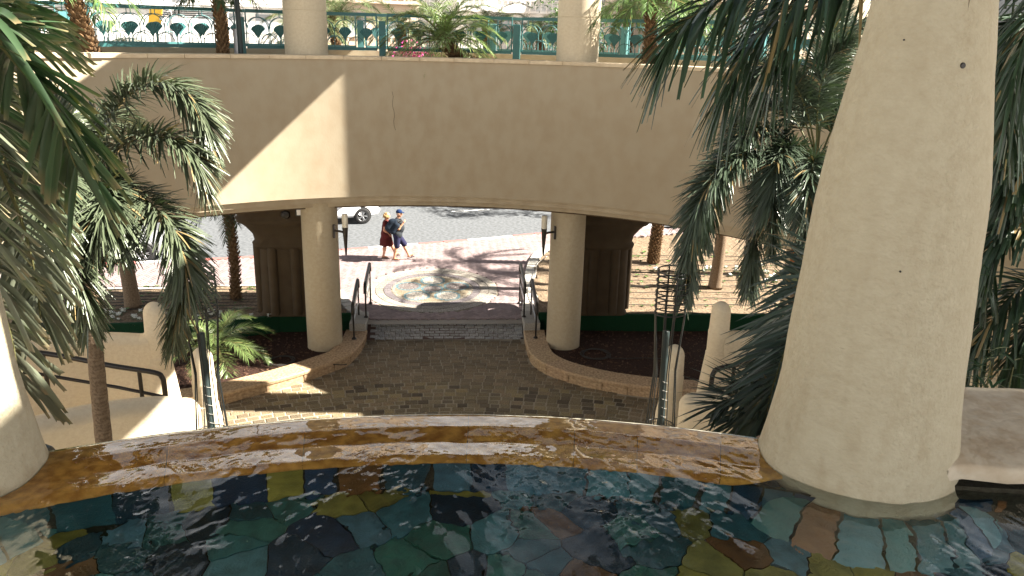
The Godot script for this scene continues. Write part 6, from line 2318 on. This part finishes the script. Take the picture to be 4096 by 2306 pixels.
# ------------------------------------------------------------------ beyond the walkway
func build_background() -> void:
	var r := RandomNumberGenerator.new()
	r.seed = 77
	var specs := [["white hotel block with a long balustrade far behind the walkway", Vector3(7.5, 0, -78), 16.0, 16.0, 10.0, M.white_paint], ["white low block at the far left behind the railing", Vector3(-34, 0, -70), 26.0, 9.2, 12.0, M.white_paint], ["wide white building behind the left palms", Vector3(-14, 0, -84), 22.0, 18.0, 12.0, M.white_paint], ["tan tower block behind the left upper column", Vector3(-6.4, 0, -62), 6.5, 19.0, 8.0, M.far_tan], ["tan wing behind the right upper column", Vector3(14.5, 0, -46), 9.0, 18.0, 8.0, M.far_tan], ["tall pale block at the far right", Vector3(34, 0, -70), 24.0, 22.0, 12.0, M.white_paint]]
	for s in specs:
		var bd := thing("building", s[0], "building", s[1], 0.4 if s[1].x < 5.0 else 0.25, "buildings across the street")
		var b := MB.new()
		b.box(tf(Vector3(0, s[3] * 0.5 - 0.3, 0)), Vector3(s[2], s[3], s[4]), 0.05)
		obj("wall", b, s[5], bd)
		b = MB.new()
		b.box(tf(Vector3(0, s[3] - 0.05, 0)), Vector3(s[2] + 0.5, 0.5, s[4] + 0.5), 0.05)
		obj("cornice", b, s[5], bd)
		var nw := int(s[2] / 2.4)
		for fl in range(1, int(s[3] / 3.2)):
			for i in nw:
				b = MB.new()
				var x: float = (i - (nw - 1) * 0.5) * 2.4
				b.box(tf(Vector3(x, fl * 3.2 + 1.7, s[4] * 0.5 + 0.01)), Vector3(1.3, 1.5, 0.06))
				var w := obj("window", b, M.pale_glass, bd)
				b = MB.new()
				b.box(tf(Vector3(x, fl * 3.2 + 0.9, s[4] * 0.5 + 0.06)), Vector3(1.5, 0.12, 0.16))
				obj("sill", b, s[5], w)
			b = MB.new()
			for i in int(s[2] / 0.5):
				b.box(tf(Vector3(-s[2] * 0.5 + 0.25 + i * 0.5, fl * 3.2 + 0.45, s[4] * 0.5 + 0.5)), Vector3(0.1, 0.8, 0.1))
			b.box(tf(Vector3(0, fl * 3.2 + 0.9, s[4] * 0.5 + 0.5)), Vector3(s[2], 0.12, 0.16))
			b.box(tf(Vector3(0, fl * 3.2 - 0.05, s[4] * 0.5 + 0.3)), Vector3(s[2], 0.2, 0.7))
			obj("balustrade", b, s[5], bd)
	# slatted shade roofs
	for s in [[Vector3(-17.0, 0, -38.5), "slatted pergola roof behind the leaning palm at the far left"], [Vector3(-11.2, 0, -38.5), "slatted pergola roof between the far palms left of the slender palm"]]:
		var pg := thing("pergola", s[1], "pergola", s[0], 0.0, "slatted pergolas across the street")
		for i in 7:
			var b := MB.new()
			b.box(tf(Vector3(0, 8.02 + i * 0.09, -i * 0.35)), Vector3(2.7, 0.04, 0.09))
			obj("slat", b, M.pole, pg)
		for q in [-1.25, 1.25]:
			var b := MB.new()
			b.box(tf(Vector3(q, 4.0, -1.2)), Vector3(0.14, 8.6, 0.14))
			b.box(Transform3D(Basis(Vector3.RIGHT, 0.25), Vector3(q, 8.25, -1.1)), Vector3(0.08, 0.1, 2.6))
			obj("post", b, M.white_paint, pg)
	var y := thing("yellow_sign", "small yellow slanted panel on a post beyond the left railing", "sign", Vector3(-13.2, 0, -40))
	var b := MB.new()
	b.box(Transform3D(Basis(Vector3.BACK, -0.2), Vector3(0, 8.05, 0)), Vector3(0.55, 0.75, 0.1), 0.02)
	obj("panel", b, M.yellow, y)
	b = MB.new()
	b.tube([Vector3(0, -0.2, 0), Vector3(0, 7.7, 0)], [0.07, 0.06], 8)
	obj("post", b, M.pole, y)
	# palms along the far side of the street
	var spots := [[-21.0, -36.5, 7.2], [-15.4, -36.8, 9.4], [-9.6, -37.5, 9.8], [-6.2, -38.4, 7.6], [-4.9, -39.5, 8.4], [-2.2, -41.0, 8.0], [4.6, -42.5, 7.9], [2.2, -43.5, 8.2], [9.5, -44.0, 8.8], [12.6, -41.5, 8.3], [17.5, -45.0, 9.2], [7.2, -46.5, 7.6]]
	var words := ["far left end of the row", "left of the yellow panel", "right of the yellow panel", "behind the slender dark palm", "left of the left upper column", "behind the middle of the railing", "left of the right upper column", "behind the low leaning palm", "right of the right upper column", "behind the green walkway palm", "far right end of the row", "low and bushy in the gap by the white hotel block"]
	for i in spots.size():
		var s: Array = spots[i]
		var p := thing("palm_tree", "date palm across the street, %s" % words[i], "palm tree", Vector3(s[0], -0.1, s[1]), 0.0, "date palms across the street")
		obj("trunk", shaggy([Vector3(0, 0, 0), Vector3(0.1, s[2] * 0.5, 0), Vector3(r.randf_range(-0.3, 0.3), s[2], 0)], 0.2, 0.18, r, 0.08), M.shag, p)
		crown(p, p.position + Vector3(0, s[2], 0), 18, 2.3, DATE, r, Color(0.13, 0.17, 0.075), 0.75, 1.3)
	# green tree in the gap and bougainvillea
	for s in [[Vector3(6.0, -0.1, -38.0), "round green street tree behind the right upper column", 8.3, 1.7, M.frond, Color(0.07, 0.14, 0.03)], [Vector3(11.0, -0.1, -36.5), "green leafy tree behind the railing right of the right upper column", 8.6, 2.0, M.frond, Color(0.09, 0.17, 0.03)]]:
		var t := thing("leafy_tree", s[1], "tree", s[0], 0.0, "leafy trees across the street")
		b = MB.new()
		b.tube([Vector3.ZERO, Vector3(0.1, s[2] * 0.5, 0), Vector3(0, s[2], 0)], [0.16, 0.12, 0.05], 8)
		for i in 7:
			var a := i * 2.4
			b.tube([Vector3(0.05, s[2] * 0.6, 0), Vector3(cos(a) * s[3] * 0.7, s[2] * 0.85, sin(a) * s[3] * 0.7)], [0.06, 0.02], 6)
		obj("trunk", b, M.trunk, t)
		b = MB.new()
		for c in 26:
			var cc: Vector3 = Vector3(r.randfn(0, 0.5), r.randfn(0, 0.45), r.randfn(0, 0.5)) * s[3] + Vector3(0, s[2], 0)
			for i in 90:
				var g := r.randf_range(0.7, 1.3)
				b.col = Color(s[5].r * g, s[5].g * g, s[5].b * g)
				b.leaf(cc + Vector3(r.randfn(0, 0.3), r.randfn(0, 0.25), r.randfn(0, 0.3)), Vector3(r.randf_range(-1, 1), r.randf_range(-0.6, 0.5), r.randf_range(-1, 1)).normalized(), Vector3.UP, 0.16, 0.09, 0.2, 0.2, 2)
		obj("crown", b, s[4], t)
	var fs := thing("flowering_bush", "bright pink flowering bush seen through the railing behind the leaning palm", "bush", ring(-1.5, 11.6, 6.72))
	b = MB.new()
	for i in 260:
		b.leaf(Vector3(r.randfn(0, 0.28), 0.32 + r.randfn(0, 0.14), r.randfn(0, 0.08)), Vector3(r.randf_range(-1, 1), r.randf_range(-0.4, 1), r.randf_range(-1, 1)).normalized(), Vector3.UP, 0.07, 0.05, 0.1, 0.5, 2)
	obj("blossoms", b, M.pink, fs)
	b = MB.new()
	b.col = Color(0.05, 0.1, 0.03)
	for i in 260:
		b.leaf(Vector3(r.randfn(0, 0.3), 0.22 + r.randfn(0, 0.12), r.randfn(0, 0.08)), Vector3(r.randf_range(-1, 1), r.randf_range(-0.4, 1), r.randf_range(-1, 1)).normalized(), Vector3.UP, 0.08, 0.04, 0.1, 0.2, 2)
	obj("leaves", b, M.frond, fs)

func build_flowers() -> void:
	var r := RandomNumberGenerator.new()
	r.seed = 64
	var variants := []
	for q in 4:
		var b := MB.new()
		for i in 34:
			var a := r.randf() * TAU
			var c := Vector3(cos(a) * r.randf_range(0, 0.09), r.randf_range(0.05, 0.15), sin(a) * r.randf_range(0, 0.09))
			var up := Vector3(cos(a) * 0.4, 1, sin(a) * 0.4).normalized()
			for k in 5:
				var e := TAU * k / 5.0
				b.leaf(c, (Vector3(cos(e), 0.25, sin(e)) + up * 0.1).normalized(), up, 0.030, 0.026, 0.1, 0.6, 2)
		var g := MB.new()
		for i in 26:
			var a := r.randf() * TAU
			g.col = Color(0.06, 0.11, 0.03) * r.randf_range(0.7, 1.2)
			g.leaf(Vector3(cos(a) * 0.04, 0.02, sin(a) * 0.04), Vector3(cos(a), 0.5, sin(a)).normalized(), Vector3.UP, 0.12, 0.03, 0.4, 0.1, 3)
		variants.append([b.mesh(), g.mesh()])
	for i in 74:
		var p: Vector3
		var side := "left"
		if i < 34:
			p = Vector3(r.randf_range(-10.4, -4.3), 0.05, r.randf_range(-22.05, -21.35))
			if p.x < -5.6:
				p.z += 0.25
		else:
			side = "right"
			p = Vector3(r.randf_range(7.0, 11.5), 0.05, r.randf_range(-26.8, -24.4))
			if i > 66:
				p = Vector3(r.randf_range(3.1, 4.0), 0.05, r.randf_range(-26.2, -22.4))
		var f := thing("flower_clump", "small clump of white flowers in the %s garden bed" % side, "flowers", p, r.randf() * TAU, "white flowers in the %s garden bed" % side)
		f.scale = Vector3.ONE * r.randf_range(0.5, 0.95)
		var v: Array = variants[r.randi() % 4]
		obj("blossoms", v[0], M.petal, f)
		obj("leaves", v[1], M.frond, f)

func near_left_fronds() -> Array:
	return [
		[Vector3(-2.10, 7.63, -4.00), Vector3(-2.07, 7.51, -4.10), Vector3(-2.06, 7.42, -4.20), Vector3(-2.01, 7.27, -4.30), Vector3(-1.99, 7.09, -4.40), Vector3(-1.98, 6.87, -4.50)],
		[Vector3(-2.21, 7.65, -3.90), Vector3(-2.23, 7.59, -4.20), Vector3(-2.24, 7.56, -4.50), Vector3(-2.27, 7.52, -4.80)],
		[Vector3(-2.45, 7.24, -4.20), Vector3(-2.40, 7.06, -4.40), Vector3(-2.41, 6.78, -4.60), Vector3(-2.45, 6.45, -4.80), Vector3(-2.48, 6.13, -4.90), Vector3(-2.54, 5.83, -5.00)],
		[Vector3(-2.51, 6.91, -4.20), Vector3(-2.52, 6.58, -4.40), Vector3(-2.56, 6.22, -4.60), Vector3(-2.63, 5.83, -4.80), Vector3(-2.67, 5.45, -4.90)],
		[Vector3(-2.51, 7.55, -4.40), Vector3(-2.72, 7.33, -5.00), Vector3(-2.78, 7.09, -5.40), Vector3(-2.84, 6.72, -5.70)],
		[Vector3(-2.49, 7.36, -4.30), Vector3(-2.58, 7.18, -4.70), Vector3(-2.63, 6.95, -5.00), Vector3(-2.66, 6.63, -5.20)],
		[Vector3(-2.41, 7.80, -4.30), Vector3(-2.47, 7.75, -4.70), Vector3(-2.44, 7.70, -5.00), Vector3(-2.45, 7.62, -5.30)],
	]

func left_fronds() -> Array:
	return [
		[Vector3(-3.84, 5.92, -8.80), Vector3(-3.60, 6.44, -8.70), Vector3(-3.28, 6.84, -8.60), Vector3(-2.89, 7.07, -8.50), Vector3(-2.56, 6.98, -8.40), Vector3(-2.38, 6.74, -8.30), Vector3(-2.36, 6.41, -8.30)],
		[Vector3(-3.83, 5.88, -8.80), Vector3(-3.50, 6.27, -8.60), Vector3(-3.13, 6.50, -8.40), Vector3(-2.71, 6.56, -8.20), Vector3(-2.46, 6.41, -8.10), Vector3(-2.36, 6.07, -8.10)],
		[Vector3(-3.82, 5.83, -8.80), Vector3(-3.33, 6.08, -8.40), Vector3(-2.88, 5.96, -8.00), Vector3(-2.60, 5.71, -7.80), Vector3(-2.50, 5.32, -7.70), Vector3(-2.60, 4.92, -7.70), Vector3(-2.71, 4.55, -7.80)],
		[Vector3(-3.81, 5.88, -8.80), Vector3(-3.35, 6.12, -8.20), Vector3(-3.14, 5.96, -7.80), Vector3(-3.09, 5.60, -7.70)],
		[Vector3(-3.85, 5.88, -8.80), Vector3(-3.68, 5.92, -8.00), Vector3(-3.52, 5.55, -7.60), Vector3(-3.45, 5.16, -7.60), Vector3(-3.48, 4.76, -7.70)],
		[Vector3(-3.85, 5.88, -8.80), Vector3(-4.07, 6.24, -8.90), Vector3(-4.39, 6.30, -9.00), Vector3(-4.72, 6.03, -9.10), Vector3(-4.95, 5.59, -9.10)],
		[Vector3(-3.85, 5.88, -8.80), Vector3(-3.82, 6.07, -8.20), Vector3(-3.94, 5.86, -7.90), Vector3(-4.03, 5.41, -7.80), Vector3(-4.00, 4.85, -7.80)],
		[Vector3(-3.84, 5.92, -8.80), Vector3(-3.94, 6.28, -9.20), Vector3(-3.94, 6.58, -9.60), Vector3(-3.83, 6.59, -10.00), Vector3(-3.73, 6.38, -10.30)],
		[Vector3(-3.84, 5.92, -8.80), Vector3(-3.99, 6.52, -9.00), Vector3(-4.23, 6.88, -9.10), Vector3(-4.55, 6.95, -9.20)],
		[Vector3(-3.85, 5.88, -8.80), Vector3(-3.57, 6.23, -8.00), Vector3(-3.54, 6.17, -7.50), Vector3(-3.52, 5.85, -7.30), Vector3(-3.46, 5.47, -7.20)],
		[Vector3(-3.85, 5.88, -8.80), Vector3(-3.48, 6.14, -8.30), Vector3(-3.21, 6.09, -7.90), Vector3(-3.20, 5.85, -7.60), Vector3(-3.30, 5.51, -7.60)],
	]

func near_right_fronds() -> Array:
	return [
		[Vector3(2.60, 8.31, -4.60), Vector3(2.12, 8.05, -4.50), Vector3(1.62, 7.89, -4.40), Vector3(1.28, 7.72, -4.30), Vector3(1.17, 7.57, -4.30)],
		[Vector3(2.73, 8.20, -4.80), Vector3(2.27, 7.97, -4.80), Vector3(1.89, 7.74, -4.70), Vector3(1.72, 7.55, -4.70), Vector3(1.63, 7.30, -4.70)],
		[Vector3(2.81, 8.13, -4.90), Vector3(2.52, 7.99, -4.90), Vector3(2.24, 7.87, -4.90), Vector3(2.05, 7.69, -4.90), Vector3(1.98, 7.43, -4.90)],
		[Vector3(2.77, 8.34, -4.90), Vector3(2.53, 8.19, -5.00), Vector3(2.31, 8.06, -5.10), Vector3(2.02, 7.94, -5.10), Vector3(1.83, 7.75, -5.20)],
		[Vector3(3.70, 8.22, -4.90), Vector3(3.58, 7.88, -4.90), Vector3(3.51, 7.51, -4.90), Vector3(3.52, 7.10, -4.90)],
	]

func low_fronds() -> Array:
	return [
		[Vector3(2.49, 6.10, -5.00), Vector3(2.26, 5.75, -4.80), Vector3(2.09, 5.48, -4.60), Vector3(2.01, 5.19, -4.50)],
		[Vector3(2.68, 5.44, -5.20), Vector3(2.40, 5.35, -5.00), Vector3(2.13, 5.30, -4.80), Vector3(1.94, 5.20, -4.70)],
		[Vector3(2.62, 5.87, -5.20), Vector3(2.44, 5.55, -5.10), Vector3(2.28, 5.35, -5.00)],
		[Vector3(2.67, 6.16, -5.40), Vector3(2.55, 5.83, -5.30), Vector3(2.44, 5.57, -5.20), Vector3(2.35, 5.40, -5.10)],
		[Vector3(2.55, 5.29, -5.00), Vector3(2.25, 5.28, -4.90), Vector3(1.99, 5.33, -4.80), Vector3(1.79, 5.32, -4.70)],
	]

func right_fronds() -> Array:
	return [
		[Vector3(5.21, 6.00, -11.00), Vector3(4.89, 6.80, -11.10), Vector3(4.62, 7.14, -11.20), Vector3(4.40, 6.97, -11.30), Vector3(4.30, 6.39, -11.30)],
		[Vector3(5.18, 5.97, -11.00), Vector3(4.70, 6.13, -10.80), Vector3(3.95, 6.14, -10.50), Vector3(3.44, 5.77, -10.30), Vector3(3.26, 5.09, -10.20), Vector3(3.23, 4.32, -10.20)],
		[Vector3(5.16, 5.91, -11.00), Vector3(4.78, 5.90, -10.90), Vector3(4.46, 5.63, -10.80), Vector3(4.37, 4.95, -10.80), Vector3(4.36, 4.21, -10.80)],
		[Vector3(5.24, 6.00, -11.00), Vector3(5.41, 6.58, -11.00), Vector3(5.74, 6.88, -11.00), Vector3(6.16, 6.73, -11.00), Vector3(6.55, 6.18, -11.00)],
		[Vector3(5.20, 6.05, -11.00), Vector3(5.18, 6.98, -11.00), Vector3(5.14, 7.76, -11.00), Vector3(5.19, 8.52, -11.20)],
		[Vector3(5.25, 5.89, -11.00), Vector3(5.41, 6.21, -10.70), Vector3(5.77, 6.13, -10.50), Vector3(6.16, 5.50, -10.40)],
		[Vector3(5.20, 5.88, -11.00), Vector3(4.89, 6.14, -10.40), Vector3(4.68, 5.78, -10.00), Vector3(4.69, 5.17, -9.90)],
		[Vector3(5.20, 5.97, -11.00), Vector3(5.07, 6.54, -11.60), Vector3(4.83, 6.72, -12.10), Vector3(4.51, 6.40, -12.30), Vector3(4.42, 5.71, -12.40)],
		[Vector3(5.20, 6.05, -11.00), Vector3(5.37, 7.11, -11.50), Vector3(5.76, 7.66, -12.00), Vector3(6.24, 7.90, -12.30)],
		[Vector3(5.18, 5.97, -11.00), Vector3(4.69, 6.33, -10.90), Vector3(4.15, 6.46, -10.70), Vector3(3.77, 6.15, -10.60), Vector3(3.57, 5.62, -10.50), Vector3(3.52, 5.02, -10.50)],
		[Vector3(5.18, 5.97, -11.00), Vector3(4.73, 6.25, -10.70), Vector3(4.40, 6.13, -10.40), Vector3(4.34, 5.62, -10.30), Vector3(4.40, 4.96, -10.30)],
		[Vector3(5.21, 6.02, -11.00), Vector3(4.88, 6.72, -10.80), Vector3(4.56, 7.14, -10.70), Vector3(4.32, 7.29, -10.70), Vector3(4.06, 7.18, -10.70)],
		[Vector3(5.21, 6.02, -11.00), Vector3(4.97, 6.89, -10.70), Vector3(5.02, 7.40, -10.60), Vector3(5.15, 7.61, -10.50)],
	]

func far_right_fronds() -> Array:
	return [
		[Vector3(5.98, 6.96, -7.50), Vector3(5.58, 7.25, -7.50), Vector3(5.41, 6.95, -7.50), Vector3(5.40, 6.45, -7.50)],
		[Vector3(6.23, 5.94, -7.50), Vector3(5.83, 6.02, -7.50), Vector3(5.54, 5.77, -7.50), Vector3(5.48, 5.27, -7.50)],
		[Vector3(6.39, 5.27, -7.50), Vector3(5.95, 5.27, -7.50), Vector3(5.68, 4.92, -7.50), Vector3(5.53, 4.39, -7.50)],
		[Vector3(5.80, 7.69, -7.50), Vector3(5.45, 7.83, -7.50), Vector3(5.25, 7.68, -7.50), Vector3(5.23, 7.32, -7.50)],
		[Vector3(6.47, 4.92, -7.50), Vector3(6.16, 4.92, -7.50), Vector3(6.02, 4.57, -7.50), Vector3(6.02, 4.20, -7.50)],
		[Vector3(6.09, 6.50, -7.50), Vector3(5.76, 6.65, -7.50), Vector3(5.57, 6.42, -7.50), Vector3(5.59, 5.94, -7.50)],
	]
